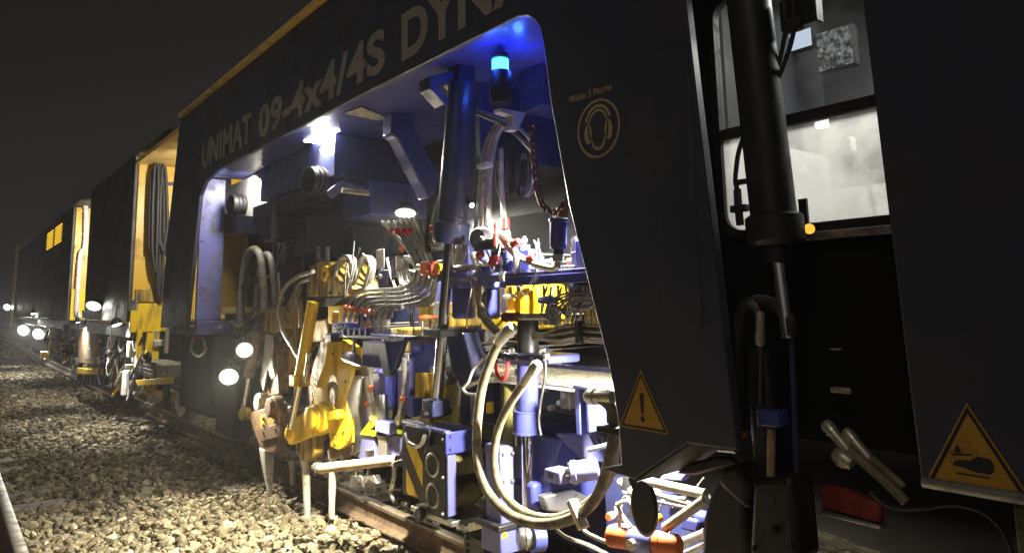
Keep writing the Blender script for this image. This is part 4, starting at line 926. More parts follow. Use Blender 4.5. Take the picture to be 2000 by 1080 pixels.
# ================================================================== tamping unit with tines (nearest)
XT = 2.42
tu = thing('tamping_unit', 'yellow tamping unit with tool arms and steel tines standing in the ballast', 'machinery', A(610,1000,XT))
outl = [(642,664),(634,708),(616,756),(611,795),(628,815),(641,833),(645,872),(662,880),(677,867),(681,828),(679,809),(670,780),(679,756),(690,718),(692,680),(668,664)]
build(MB().holed(L(outl,XT),A(647,766,XT),.125,S(647,XT,33),(.03,0,0)),'tool_arm',M['yellow'],tu,bevel=.006)
polyx(tu,'arm_rear',[(640,664),(634,700),(640,725),(690,722),(692,680),(668,664)],XT+.034,.07,M['yellow'],bevel=.008); polyx(tu,'arm_rear_foot',[(628,818),(676,815),(677,866),(662,878),(645,872),(641,833)],XT+.034,.07,M['yellow'],bevel=.008); boxpx(tu,'arm_backing',600,700,690,840,XT+.3,.04,M['brown'])
build(MB().ring(A(649,775,XT+.06),(1,0,0),.10,.022,20,8),'eccentric_ring',M['yellow_grimy'],tu)
# tine-holder lever with its big pin
a, b = A(566,846,XT-.08), A(622,816,XT-.08)
d = (b-a).normalized(); up = X_(1).cross(d).normalized(); w = S(590,XT,21)
cap = [a+up*w*math.sin(t)+d*(-w*math.cos(t)) for t in [R(-90+18*k) for k in range(11)]]+[b+up*w*math.sin(t)*1.25+d*(w*1.25*math.cos(t)) for t in [R(90-18*k) for k in range(11)]]
build(MB().prism(cap,(.10,0,0)),'tool_lever',M['yellow'],tu,bevel=.012)
c = A(622,815,XT-.05); build(MB().lathe(c+X_(.02),c+X_(-.09),[(0,.105),(.5,.105),(.6,.098),(.62,.085),(.95,.085),(1,.075)],32),'pin_cap',M['yellow'],tu)
c = A(566,846,XT-.09); build(MB().lathe(c+X_(.0),c+X_(-.03),[(0,.05),(.8,.05),(1,.04)],20),'pin_cap',M['yellow'],tu)
build(MB().bar(A(628,818,XT-.03),A(665,808,XT-.03),.07,.07),'link_bar',M['yellow'],tu,bevel=.015)
# squeeze cylinder and rod
a, b = A(612,590,XT-.02), A(584,750,XT-.06); ax = (b-a).normalized()
build(MB().cyl(a,b,S(600,XT,11)),'squeeze_cylinder',M['yellow'],tu); build(MB().cbox(b-ax*.03,(.14,.13,.09)),'cylinder_gland',M['yellow'],tu,bevel=.012)
build(MB().cyl(b-ax*.02,A(567,838,XT-.09),S(575,XT,6)),'cylinder_rod',M['chrome'],tu)
build(MB().cyl(A(604,690,XT-.09),A(596,745,XT-.09),.02),'gland_pipe',M['steel'],tu)
def tine(px0,px1,py0,py1,X,mt,r0,r1,dep=-.25):
    a, b = A(px0,py0,X), A(px1,py1,X); b2 = b+(b-a).normalized()*.10; d = b2-a
    s = MB(); n = 10; vs = []; fs = []
    for t, k, fl in ((0,r0*1.35,1),(.10,r0*1.25,1),(.14,r0,1),(.55,r0*.9,1),(.82,r1*1.1,.9),(.9,r1*1.7,.55),(1,r1*1.6,.45)):
        c = a+d*t
        for q in range(n): th = 2*math.pi*q/n; vs.append(c+Vector((k*fl*math.cos(th),k*math.sin(th),0)))
    for i in range(6):
        for q in range(n): fs.append((i*n+q,i*n+(q+1)%n,(i+1)*n+(q+1)%n,(i+1)*n+q))
    fs += [tuple(range(n)),tuple(6*n+q for q in range(n))]
    return build(s.add(vs,fs),'tine',mt,tu)
sm_y = [(575,852),(616,848),(614,885),(606,900),(588,900),(578,886)]
polyx(tu,'tine_socket',sm_y,XT-.05,.09,M['yellow_grimy'],bevel=.012)
tine(597,600,888,1000,XT-.0,M['tine'],.034,.026); tine(651,648,878,985,XT+.06,M['tine'],.034,.024); tine(571,572,898,942,XT+.25,M['tine'],.03,.024)
polyx(tu,'tine_socket',[(640,868),(672,868),(668,895),(644,895)],XT+.02,.09,M['brown'],bevel=.01)
# grimy yellow head above: gearbox, ears, straps
polyx(tu,'gearbox',[(598,545),(604,520),(622,510),(642,512),(652,530),(672,560),(674,582),(598,582)],2.55,.35,M['yellow_grimy'],bevel=.02)
build(MB().ring(A(636,534,2.53),(1,0,0),.05,.02,20,8),'gearbox_eye',M['yellow'],tu); boxpx(tu,'gearbox_band',600,583,690,598,2.54,.35,M['black'])
polyx(tu,'head_bracket',[(640,598),(672,596),(670,632),(660,632),(660,610),(650,610),(648,634),(640,630)],2.50,.12,M['yellow'],bevel=.008)
polyx(tu,'head_block',[(592,628),(636,622),(642,650),(630,668),(590,668)],2.50,.2,M['yellow_grimy'],bevel=.015)
polyx(tu,'strut_plate',[(556,600),(580,560),(582,640),(578,712),(560,735),(548,700)],2.62,.05,M['yellow_grimy'],bevel=.006)
polyx(tu,'hanger_plate',[(628,665),(650,665),(640,700),(622,745),(606,800),(602,760),(612,710)],2.50,.05,M['brown'],bevel=.006)
polyx(tu,'outer_plate',[(676,780),(690,735),(706,735),(700,800),(712,870),(690,890),(678,870)],2.60,.08,M['steel'],bevel=.008)
for px,py in ((622,508),(640,508)): build(MB().cyl(A(px,py,2.6),A(px,py-26,2.6),.02),'stud',M['steel'],tu)
for k,(px,py) in enumerate(((623,760),(612,770),(617,750))): build(MB().ring(A(px,py,XT+.05),(1,0,0),.03,.006,14,6),'spring_coil',M['steel'],tu)

# second, oily brown tool arm behind it (further along the track)
tb = thing('tamping_tool', 'oily brown tool arm with one tine, left of the yellow unit', 'machinery', A(528,950,2.42))
polyx(tb,'arm',[(484,806),(512,798),(548,790),(550,830),(543,868),(535,885),(512,885),(503,862),(492,832)],2.42,.10,M['brown'],bevel=.012)
polyx(tb,'wear_plate',[(507,812),(545,802),(546,828),(508,836)],2.405,.015,M['yellow_grimy'],bevel=.004); polyx(tb,'cover_plate',[(505,838),(546,826),(546,852),(508,862)],2.40,.02,M['brown'],bevel=.004)
c = A(535,795,2.40); build(MB().lathe(c+X_(.06),c+X_(-.06),[(0,.10),(.6,.10),(.65,.085),(.9,.085),(1,.07)],28),'pin_cap',M['brown'],tb)
c = A(512,785,2.48); build(MB().lathe(c+X_(.06),c+X_(-.06),[(0,.09),(.8,.09),(1,.07)],24),'roller',M['fitting'],tb)
c = A(478,808,2.42); build(MB().lathe(c+X_(.05),c+X_(-.05),[(0,.06),(.8,.06),(1,.045)],20),'eye',M['yellow_grimy'],tb)
build(MB().cyl(A(486,733,2.42),A(475,805,2.42),S(480,2.42,5)),'rod',M['chrome'],tb); build(MB().cyl(A(502,650,2.44),A(486,735,2.42),S(495,2.42,11)),'cylinder',M['brown'],tb)
s = MB(); a, b = A(521,875,2.46), A(526,955,2.42)
vs = []
for t,k,kx in ((0,.075,.05),(.3,.055,.045),(.75,.034,.03),(1,.028,.016),(1.15,.03,.012)):
    cpt = a+(b-a)*t; vs += [cpt+Vector((-kx,-k,0)),cpt+Vector((kx,-k,0)),cpt+Vector((kx,k,0)),cpt+Vector((-kx,k,0))]
fs = [(i*4+q,i*4+(q+1)%4,(i+1)*4+(q+1)%4,(i+1)*4+q) for i in range(4) for q in range(4)]+[(0,1,2,3),(16,17,18,19)]
build(s.add(vs,fs),'tine',M['tine'],tb,bevel=.006)
polyx(tb,'upper_arm',[(500,660),(518,612),(548,610),(552,650),(540,690),(545,770),(520,775),(522,700),(505,720),(496,715)],2.52,.10,M['brown'],bevel=.01)
polyx(tb,'head',[(512,612),(520,606),(540,608),(546,640),(534,652),(514,648)],2.48,.14,M['yellow_grimy'],bevel=.015)
polyx(tb,'pale_strap',[(518,652),(530,655),(531,700),(536,735),(530,740),(522,720),(514,765),(508,745),(514,700)],2.47,.02,M['hose_pale'],bevel=.004)
# slim link and eye between them
lk_ = thing('link_rod', 'thin steel link rod between the brown arm and the yellow lever', 'rod', A(560,810,2.5)); build(MB().cyl(A(548,785,2.5),A(568,800,2.5),.03),'rod',M['steel'],lk_); disc(lk_,'eye',553,815,2.48,10,.05,M['tan'])

# inner tamping unit on the far side (yellow, behind blue gear)
ti = thing('tamping_unit', 'second yellow tamping unit half hidden behind the blue column and long rod', 'machinery', A(820,860,3.0))
polyx(ti,'tool_arm',[(805,725),(850,725),(862,760),(850,800),(840,860),(812,865),(800,810),(802,760)],2.95,.12,M['yellow'],bevel=.015)
build(MB().ring(A(817,750,2.94),(1,0,0),.13,.022,24,8),'arm_ring',M['yellow_grimy'],ti); polyx(ti,'lower_arm',[(800,800),(838,790),(846,850),(820,870),(800,860)],2.88,.08,M['yellow_grimy'],bevel=.012)
boxpx(ti,'backing',868,720,902,840,3.0,.1,M['olive']); boxpx(ti,'side_arm',690,690,720,890,2.75,.06,M['steel'],bevel=.01)
polyx(ti,'far_head',[(760,690),(800,690),(800,640),(760,640)],3.0,.2,M['yellow_grimy'],bevel=.02)
# blue hangers and lifting hooks in mid bay
lhk = thing('lifting_hook', 'pale blue lifting frame with lime stripes between the tamping units', 'machinery', A(745,890,2.62))
polyx(lhk,'left_leg',[(706,680),(722,670),(738,730),(728,790),(710,850),(700,895),(690,890),(700,800),(704,740)],2.62,.10,M['lilac'],bevel=.01)
boxpx(lhk,'column',726,725,752,800,2.60,.08,M['navy'],bevel=.01); col(lhk,'actuator',746,770,748,820,11,M['steel'],X=2.56); boxpx(lhk,'actuator_block',732,818,760,850,2.52,.10,M['lilac'],bevel=.008)
boxpx(lhk,'ram',738,850,754,900,2.56,.06,M['steel'],bevel=.006); polyx(lhk,'right_leg',[(752,735),(772,732),(768,800),(760,880),(752,880)],2.66,.06,M['navy'],bevel=.006)
polyx(lhk,'lime_stripe',[(702,848),(728,812),(734,812),(734,828),(720,840),(734,842),(732,852)],2.54,.02,M['lime'],bevel=.002)
polyx(lhk,'shoe',[(706,852),(730,850),(732,895),(716,900),(700,895)],2.56,.06,M['lilac'],bevel=.006)
polyx(lhk,'lime_stripe',[(764,845),(772,812),(784,806),(786,820),(776,826),(774,838),(786,842),(784,848)],2.58,.02,M['lime'],bevel=.002)
polyx(lhk,'shoe',[(762,852),(786,850),(784,880),(772,905),(764,890)],2.60,.06,M['lilac'],bevel=.006)
boxpx(lhk,'right_column',776,690,800,800,2.66,.05,M['lilac'],bevel=.008); boxpx(lhk,'right_actuator',788,775,806,815,2.60,.08,M['navy'],bevel=.01)
polyx(lhk,'far_hanger',[(800,662),(852,662),(846,700),(836,728),(802,728)],2.70,.1,M['navy'],bevel=.01); polyx(lhk,'near_hanger',[(870,655),(905,650),(918,700),(926,760),(905,830),(894,830),(900,760),(880,720)],2.55,.12,M['navy_deep'],bevel=.012)
polyx(lhk,'hanger_face',[(878,665),(902,665),(930,720),(940,790),(925,800),(915,740),(895,710)],2.70,.06,M['navy'],bevel=.01); disc(lhk,'roller',882,738,2.62,14,.09,M['steel'])
hose(lhk,[(716,735),(720,770),(726,800),(728,820)],5,M['hose_pale'],2.55,f1='fitting'); hose(lhk,[(722,700),(724,745),(732,790),(736,812)],4.5,M['hose_pale'],2.57,f0='fitting'); hose(lhk,[(790,700),(788,760),(782,800),(778,825)],4.5,M['hose_pale'],2.57,f1='fitting')
for px,py in ((718,790),(724,760),(786,782)): disc(lhk,'red_ring',px,py,2.54,5.5,.03,M['orange'],axis=Vector((-.3,-.3,1)))
boxpx(lhk,'white_tag',790,690,797,706,2.62,.01,M['white'])
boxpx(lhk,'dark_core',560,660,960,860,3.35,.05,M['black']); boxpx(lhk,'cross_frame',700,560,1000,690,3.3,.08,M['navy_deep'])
boxpx(lhk,'dark_tie',795,655,870,672,2.68,.1,M['black'])
# clamps hanging over the rail
for k,(px,py) in enumerate(((695,925),(720,930))):
    cl = thing('rail_clamp', ['left one of two small steel clamps hanging over the rail','right one of two small steel clamps hanging over the rail'][k],'clamp',A(px,py,2.64))
    build(MB().cyl(A(px,905,2.64),A(px,930,2.64),.012),'stem',M['steel'],cl); polyx(cl,'jaw',[(px-14,950),(px-10,930),(px+10,928),(px+15,945),(px+8,942),(px,936),(px-6,942),(px-8,952)],2.62,.05,M['steel'],bevel=.004)
# tan push tube lying across in front
pt = thing('push_tube', 'worn tan steel tube with a black end pointing left over the rail', 'tube', A(700,905,2.3))
a, b = A(622,915,2.18), A(775,898,2.50); r = S(690,2.3,9)
build(MB().lathe(a,b,[(0,r*.95),(.02,r*1.1),(.05,r*1.1),(.06,r),(1,r)],24),'tube',M['tan'],pt); d = (a-b).normalized(); build(MB().lathe(a,a+d*.04,[(0,r*1.35),(.7,r*1.35),(1,r*1.1)],20),'end_cap',M['rubber'],pt)
boxpx(pt,'bracket',735,890,768,912,2.46,.08,M['steel']); hose(pt,[(770,905),(770,930),(765,960),(772,980)],5,M['steel'],2.55,name='stay')
build(MB().cyl(A(722,890,2.40),A(722,878,2.40),.03),'knob',M['rubber'],pt)

# ================================================================== running gear and apron under the far post
ap = thing('bogie', 'dark wheel set and apron below the far post', 'bogie', Vector((2.7,8.8,0)))
build(MB().box((2.34,8.25,.32),(2.58,9.6,1.2)),'apron',M['matt'],ap,bevel=.03); build(MB().box((2.38,7.6,.18),(2.58,8.24,.95)),'apron',M['matt'],ap,bevel=.04)
for y in (8.5,):
    wc = Vector((2.70,y,.42)); build(MB().lathe(wc+X_(-.08),wc+X_(.08),[(0,.2),(.05,.38),(.6,.42),(.65,.45),(.8,.45),(1,.2)],36),'wheel',M['steel'],ap)
build(MB().box((2.56,8.0,.5),(4.4,9.2,.9)),'frame',M['black'],ap)
build(MB().tube(smooth(L([(366,655),(385,640),(410,642),(430,638)],2.26),5),.02,8),'grab_rail',M['steel'],ap)
sk = thing('shackle', 'steel bow shackle with a red pin hanging under the far post', 'shackle', A(388,690,2.24))
build(MB().tube(smooth(L([(379,660),(375,672),(374,684),(381,693),(389,696),(397,692),(402,682),(400,670),(396,660)],2.24),5),.016,8),'bow',M['fitting'],sk); build(MB().cyl(A(378,660,2.24),A(398,658,2.24),.016),'pin',M['red'],sk)
hs_ = thing('hose_tangle','tangle of thin cables left of the two floodlights','hose',A(440,660,2.4))
for k in range(6): hose(hs_,[(395+k*5,655+k*3),(420+k*6,640+random.uniform(-8,10)),(445+k*5,635+random.uniform(-15,20)),(465+k*3,650+random.uniform(-12,20)),(500,600+k*12)],2.4,M['hose'] if k%2 else M['rubber'],2.40+.03*k)

# ================================================================== dark lifting gear in front of the cab window (right)
dc = thing('lift_cylinder', 'thick black cylinder standing in front of the cab window', 'hydraulic cylinder', A(1525,640,2.2))
a, b = A(1455,-60,2.18), A(1512,430,2.18); r = S(1480,2.18,43)
build(MB().lathe(a,b,[(0,r),(1,r)],32),'barrel',M['black'],dc); ax = (b-a).normalized()
build(MB().lathe(b-ax*.02,A(1517,480,2.18),[(0,r*1.05),(.1,r*1.25),(.85,r*1.25),(1,r*1.0)],32),'gland',M['black'],dc)
build(MB().cyl(A(1516,475,2.18),A(1540,660,2.18),S(1525,2.18,14)),'rod',M['chrome'],dc)
build(MB().cyl(A(1516,475,2.18)+Vector((0,0,.0)),A(1518,512,2.18),S(1525,2.18,30)),'collar',M['black'],dc)
hd = thing('cable_loop', 'black cables looping in front of the cab window', 'cable', A(1440,430,2.24))
hose(hd,[(1548,-20),(1552,40),(1545,85),(1530,130),(1515,165)],5,M['rubber'],2.2); hose(hd,[(1530,-20),(1536,40),(1530,85),(1520,130),(1512,150)],5,M['rubber'],2.21)
hose(hd,[(1452,270),(1442,300),(1436,350),(1440,370)],5,M['rubber'],2.26); hose(hd,[(1440,370),(1442,400),(1446,440)],8,M['rubber'],2.26); boxpx(hd,'clip',1432,352,1456,358,2.25,.03,M['rubber']); boxpx(hd,'clip',1424,402,1456,412,2.25,.03,M['rubber']); boxpx(hd,'clip',1526,42,1562,56,2.19,.03,M['rubber']); boxpx(hd,'bracket',1520,5,1595,40,2.22,.05,M['black'])
# lower mast
mt_ = thing('jack_mast', 'dark upright jack mast below the black cylinder', 'machinery', A(1500,1080,2.2))
boxpx(mt_,'mast',1452,680,1530,1120,2.24,.16,M['black'],bevel=.02)
hose(mt_,[(1545,655),(1540,625),(1515,598),(1485,588),(1455,600),(1442,640),(1440,720),(1442,860)],13,M['rubber'],2.18,name='guard_tube',n=14)
hose(mt_,[(1466,590),(1480,610),(1484,640),(1484,668)],7,M['hose_tan'],2.14,name='pressure_hose',f1='fitting',n=10)
build(MB().cyl(A(1486,668,2.14),A(1484,790,2.14),S(1486,2.14,4)),'chrome_pipe',M['chrome'],mt_); boxpx(mt_,'pipe_clamp',1478,800,1520,836,2.13,.07,M['navy'],bevel=.006); boxpx(mt_,'clamp_plate',1477,800,1482,834,2.12,.05,M['steel'])
build(MB().cyl(A(1507,836,2.16),A(1506,930,2.16),S(1506,2.16,8)),'lower_rod',M['tan'],mt_)
build(MB().cyl(A(1545,640,2.2),A(1560,1000,2.2),S(1550,2.2,6)),'guide_tube',M['navy_deep'],mt_)
polyx(mt_,'foot',[(1470,935),(1545,930),(1560,1100),(1460,1100)],2.12,.14,M['black'],bevel=.02); disc(mt_,'foot_pin',1514,1035,2.12,8,.02,M['rubber']); boxpx(mt_,'foot_slot',1500,960,1516,990,2.118,.01,M['rubber'])
boxpx(mt_,'orange_reflector',1441,843,1453,855,2.16,.02,M['orange'])
# dark fender / skirt left of the mast
fe = thing('mud_guard','black rounded guard at the bottom right under the cab','guard',A(1420,1060,2.3))
polyx(fe,'guard',[(1368,1085),(1372,1010),(1385,965),(1405,935),(1450,940),(1460,1100),(1370,1100)],2.20,.3,M['rubber'],bevel=.04)
polyx(fe,'upper_guard',[(1400,945),(1405,915),(1440,905),(1460,950),(1458,1000)],2.17,.2,M['rubber'],bevel=.02)
# right: red panel, hoses, post under the skirt
rp_ = thing('tail_panel','dull red panel under the cab skirt','panel',A(1660,990,2.3)); polyx(rp_,'panel',[(1602,948),(1640,952),(1720,985),(1718,1022),(1605,992)],2.30,.04,M['redreflector'],bevel=.006)
polyx(rp_,'panel_rim',[(1600,996),(1720,1026),(1720,1034),(1600,1004)],2.29,.05,M['steel'],bevel=.004)
hp = thing('hose_pair','two pale hose ends slanting down in the dark under the cab','hose',A(1720,900,2.3))
hose(hp,[(1615,830),(1650,870),(1690,905),(1740,950),(1770,980)],9,M['hose_tan'],2.3,n=10,f0='fitting'); hose(hp,[(1655,845),(1690,885),(1730,920),(1765,950)],8,M['hose_tan'],2.32,n=10,f0='fitting')
build(MB().lathe(A(1630,885,2.28),A(1665,905,2.28),[(0,.02),(.3,.03),(.6,.03),(1,.02)],10),'fitting',M['fitting'],hp)
hose(hp,[(1700,960),(1740,990),(1800,992),(1860,985),(1920,1000),(1960,1040),(1985,1100)],4,M['rubber'],2.2,n=8)
for k,(x0,y0,x1,y1) in enumerate(((1618,680,1640,684),(1620,755,1660,770),(1370,672,1382,684))):
    t = thing('bracket',['thin pale bracket in the dark recess under the window','small dull plate in the dark recess under the window','bright curved bracket at the left of the dark recess'][k],'bracket',A(x0,y0,2.35)); boxpx(t,'plate',x0,y0,x1,y1,2.34,.02,M['fitting'])
po = thing('support_post','pale grey post at the bottom right corner under the skirt','post',A(1990,1080,2.4)); boxpx(po,'post',1976,985,2040,1140,2.4,.1,M['hose_tan'],bevel=.01)
# clutter under the panel: mirror paddle, pipes, orange couplings
mp_ = thing('mirror_paddle','black oval paddle with a bright rim hanging under the panel','mirror',A(1256,1035,2.15))
c = A(1256,990,2.16); pts = [Vector((c.x,c.y-.062*math.cos(t),c.z+.098*math.sin(t))) for t in [2*math.pi*k/28 for k in range(28)]]
build(MB().prism(pts,(.02,0,0)),'paddle',M['rubber'],mp_,bevel=.005); build(MB().tube([p+Vector((.012,.006,-.006)) for p in pts],.007,6,True),'rim',M['steel'],mp_); build(MB().bar(A(1246,950,2.18),A(1238,930,2.18),.04,.03),'arm',M['rubber'],mp_)
oc = thing('orange_coupling','pair of orange pipe couplings joined by a lilac sleeve at the bottom edge','coupling',A(1260,1060,2.3))
a, b = A(1188,1045,2.26), A(1328,1066,2.34); r = S(1260,2.3,20)
build(MB().lathe(a,a+(b-a)*.34,[(0,r*.7),(.1,r),(1,r)],22),'coupling',M['orange'],oc); build(MB().lathe(a+(b-a)*.34,a+(b-a)*.66,[(0,r*1.15),(1,r*1.15)],22),'sleeve',M['lilac'],oc); build(MB().lathe(a+(b-a)*.66,b,[(0,r),(.1,r*1.05),(.3,r*1.05),(.32,r),(.9,r),(1,r*.8)],22),'coupling',M['orange'],oc)
c = a+(b-a)*.5+Vector((-.06,0,0)); build(MB().cyl(c,c+X_(-.02),.02),'boss',M['fitting'],oc)
pp = thing('pipe_cluster','jumble of pale pipes and blue fittings under the panel edge','pipes',A(1300,980,2.5))
random.seed(3)
for (p0,p1,r,m_) in (((1265,940,2.45),(1378,965,2.45),9,'hose_pale'),((1300,1030,2.35),(1378,975,2.35),9,'hose_pale'),((1250,955,2.5),(1350,985,2.5),5,'hose'),((1330,1060,2.5),(1380,1040,2.5),9,'steel'),((1210,940,2.5),(1240,965,2.5),8,'hose_pale'),((1340,1080,2.45),(1380,1062,2.45),6,'steel'),((1210,1000,2.6),(1240,1040,2.6),5,'steel'),((1265,965,2.5),(1340,975,2.5),4,'steel'),((1260,975,2.52),(1345,992,2.52),3,'hose'),((1380,872,2.4),(1438,878,2.4),7,'steel')):
    build(MB().cyl(A(*p0),A(*p1),S(p0[0],p0[2],r)),'pipe',M[m_],pp)
hose(pp,[(1205,985),(1212,1000),(1210,1020),(1215,1040)],4,M['white'],2.3,name='white_wire'); hose(pp,[(1205,985),(1225,978),(1232,995),(1228,1010)],4,M['white'],2.3,name='white_wire')
boxpx(pp,'blue_block',1325,1005,1365,1045,2.55,.15,M['navy'],bevel=.015); boxpx(pp,'blue_block',1350,1035,1385,1065,2.6,.15,M['navy'],bevel=.015); polyx(pp,'pale_plate',[(1285,935),(1320,905),(1340,880),(1370,880),(1350,915),(1330,940)],2.75,.05,M['lilac'],bevel=.006)
boxpx(pp,'white_block',1356,870,1372,890,2.4,.05,M['fitting'],bevel=.006); polyx(pp,'tarpaulin',[(1318,925),(1340,905),(1400,890),(1425,893),(1440,905),(1400,915),(1355,928)],2.3,.03,M['rubber'],bevel=.01)
disc(pp,'yellow_knob',1314,1018,2.4,5,.04,M['yellow']); disc(pp,'amber_knob',1288,1010,2.42,8,.04,M['yellow']); disc(pp,'amber_knob',1196,1005,2.5,7,.04,M['orange'])
boxpx(pp,'white_glare_block',1180,1025,1215,1060,2.45,.1,M['white'],bevel=.02); boxpx(pp,'dark_bed',1180,930,1420,1120,2.85,.1,M['navy_deep'])  # white block stands in for the glare on the orange coupling
# ================================================================== lamps (each with its own light)
def lamp(px, py, X, rp, aim, power, label, ang=120, mt='lampw', col=(1,.95,.83), group='work lamps', depth=.09, soft=.03, blend=.6, kind='SPOT', name='work_lamp', off=.03):
    c = X if isinstance(X, Vector) else A(px, py, X); r = S(px, c.x, rp); a = Vector(aim).normalized()
    t = thing(name, label, 'lamp', c, group)
    build(MB().lathe(c-a*depth, c+a*.006, [(0,r*.45),(.25,r*.85),(.75,r*1.05),(.95,r*1.12),(1,r*1.1)], 24), 'housing', M['steel' if depth < .08 else 'black'], t)
    build(MB().lathe(c+a*.007, c+a*.016, [(0,r*.8),(.7,r*.8),(1,r*.7)], 24), 'lens', M[mt], t)
    build(MB().lathe(c+a*.0065, c+a*.011, [(0,r*1.02),(.6,r*1.02),(1,r*.96)], 24), 'reflector', M['lampr'] if mt == 'lampw' else M[mt], t)
    build(MB().bar(c-a*depth*.7, c-a*depth*.7+Vector((0,0,.12)), .03, .012, Vector((1,0,0))), 'bracket', M['black'], t)
    if power:
        l = bpy.data.lights.new('lamp_light', kind); l.energy = power; l.color = col; l.shadow_soft_size = soft
        if kind == 'SPOT': l.spot_size = R(ang); l.spot_blend = blend
        o = bpy.data.objects.new('lamp_light', l); COL.objects.link(o); o.parent = t; o.location = a*off
        o.rotation_euler = a.to_track_quat('-Z','Y').to_euler()
    return t
def barlamp(px, py, X, ly, lx, lz, aim, power, label, mt='lampw2'):
    c = A(px, py, X); t = thing('strip_lamp', label, 'lamp', c, 'work lamps'); a = Vector(aim).normalized()
    build(MB().box(c+Vector((-.0,-ly/2-.02,.0)), c+Vector((lx,ly/2+.02,lz))), 'housing', M['steel'], t, bevel=.006)
    build(MB().box(c+Vector((-.012,-ly/2,-.02)), c+Vector((lx*.8,ly/2,-.002))), 'tube', M[mt], t, bevel=.004)
    l = bpy.data.lights.new('lamp_light','AREA'); l.shape = 'RECTANGLE'; l.size = lx; l.size_y = ly; l.energy = power; l.color = (1,.95,.84); l.spread = R(170)
    o = bpy.data.objects.new('lamp_light', l); COL.objects.link(o); o.parent = t; o.location = Vector((lx*.3,0,-.03))+a*.01
    o.rotation_euler = a.to_track_quat('-Z','Y').to_euler()
    return t
barlamp(620,262,2.34,.52,.10,.05,(-.3,-.35,-1),75,'bright strip lamp under the top beam on the blue duct box')
barlamp(478,332,2.38,.45,.12,.05,(-.15,.45,-.9),22,'bright strip lamp on the far duct box beside the post')
lamp(792,415,2.95,20,(-.22,-.30,-1),240,'oval lamp glowing under the lower duct box',165)
lamp(478,683,2.24,15,(-.35,-.85,-.35),110,'upper one of two round floodlights near the far post',140,col=(1,.90,.66))
lamp(447,735,2.24,17,(-.35,-.8,-.45),150,'lower one of two round floodlights near the far post',140,col=(1,.90,.66))
lamp(686,705,2.26,19,(-.42,.10,-1),520,'round lamp hanging face down beside the yellow tool arm',125,depth=.06,col=(1,.90,.66))
lamp(920,400,2.40,5,(-.05,-.85,-.45),34,'tiny lamp shining right of the tall cylinder',150)
lamp(303,296,AY(303,296,11.15),5,(.1,.75,-.7),30,'small lamp high on the yellow end wall of the nearest wagon',150)
# assumed lamps for the right half of the bay, behind the slanted panel edge
lamp(1150,330,2.5,14,(.1,.55,-1),420,'assumed lamp behind the slanted edge of the navy panel',115)  # lamp itself unseen, assumed from the lit gear in the bay
lamp(1232,690,2.48,14,(-.22,.4,-.9),340,'assumed low lamp behind the navy panel lighting the walkway',160)  # unseen lamp assumed for the bright walkway and hoses
lamp(1225,955,2.5,10,(-.2,-.1,-1),45,'assumed lamp among the pipes under the panel',160)  # added lamp, assumed from the glare on the orange coupling
lamp(560,386,2.7,3,(-.5,-.85,0),0,'tiny amber light in the dark top of the bay',mt='amber')
lamp(541,379,2.75,5,(-.5,-.85,0),0,'second amber light in the dark top of the bay, left of the other',mt='amber') if False else None
# far lamps
lamp(183,597,1.93,13,(-.35,-.6,-.8),200,'boxy floodlight over the ladder of the nearest wagon',115)
lamp(228,633,1.97,9,(.25,-.25,-1),150,'small floodlight left of the yellow buffer beam',115)
lamp(320,300,Vector((2.5,9.35,3.2)),18,(.15,.9,-.45),170,'assumed unseen lamp on the back of the machine lighting the yellow end wall',130)  # unseen lamp, assumed from the brightness of the yellow wall it faces
lamp(190,400,Vector((2.55,15.5,3.0)),12,(.1,.9,-.4),320,'assumed unseen lamp on the back of the nearest wagon lighting the far yellow end wall',130)  # likewise assumed and out of view, added to light the far yellow wall
lamp(46,645,2.1,10,(-.5,-.8,-.3),260,'left one of two far floodlights near the end of the train',140)
lamp(75,652,2.1,10,(-.5,-.8,-.3),260,'right one of two far floodlights near the end of the train',140)
lamp(14,600,2.0,6,(-.6,-.75,-.3),120,'farthest lamp at the tail of the train',140)
lamp(65,612,1.98,4,(.2,-.3,-1),160,'tiny added lamp under the farthest wagon sill',140)  # added only to brighten the gear under the farthest wagon
lamp(152,628,1.98,4,(.25,.1,-1),110,'tiny added lamp under the sill beside the tan ladder',140)  # added light source for the underfloor gear
lamp(1580,448,2.30,10,(-.7,-.6,.1),0,'small amber marker lamp below the cab window',mt='amber')
# ================================================================== underfloor gear of the wagons
def undergear(y0, y1, seed, label):
    random.seed(seed); t = thing('underfloor_gear', label, 'machinery', Vector((2.5,(y0+y1)/2,.2)), 'gear slung under the wagons')
    mats = ['steel','black','fitting','navy_deep','hose_pale','yellow','black','white','rubber','fitting','tine']
    for k in range(84):
        y = random.uniform(y0,y1); z = random.uniform(.35,1.15); X = random.uniform(2.12,2.5); m_ = M[random.choice(mats)]
        if k % 3 == 0: build(MB().cbox((X,y,z),(random.uniform(.06,.2),random.uniform(.06,.35),random.uniform(.05,.22))),'casing',m_,t,bevel=.01)
        elif k % 3 == 1: build(MB().cyl((X,y,z-.15),(X,y+random.uniform(-.1,.1),z+random.uniform(.05,.25)),random.uniform(.02,.06),n=12),'cylinder',m_,t)
        else: build(MB().tube(smooth([(X,y,z),(X-.05,y+.15,z-.2),(X+random.uniform(-.1,.1),y+.35,z-.1),(X,y+.5,z+.15)],5),.018,6),'hose',m_,t)
undergear(11.0, 14.0, 11, 'jumble of pipes and casings under the nearest wagon')
undergear(15.5, 24.0, 12, 'jumble of pipes and casings under the farthest wagon')
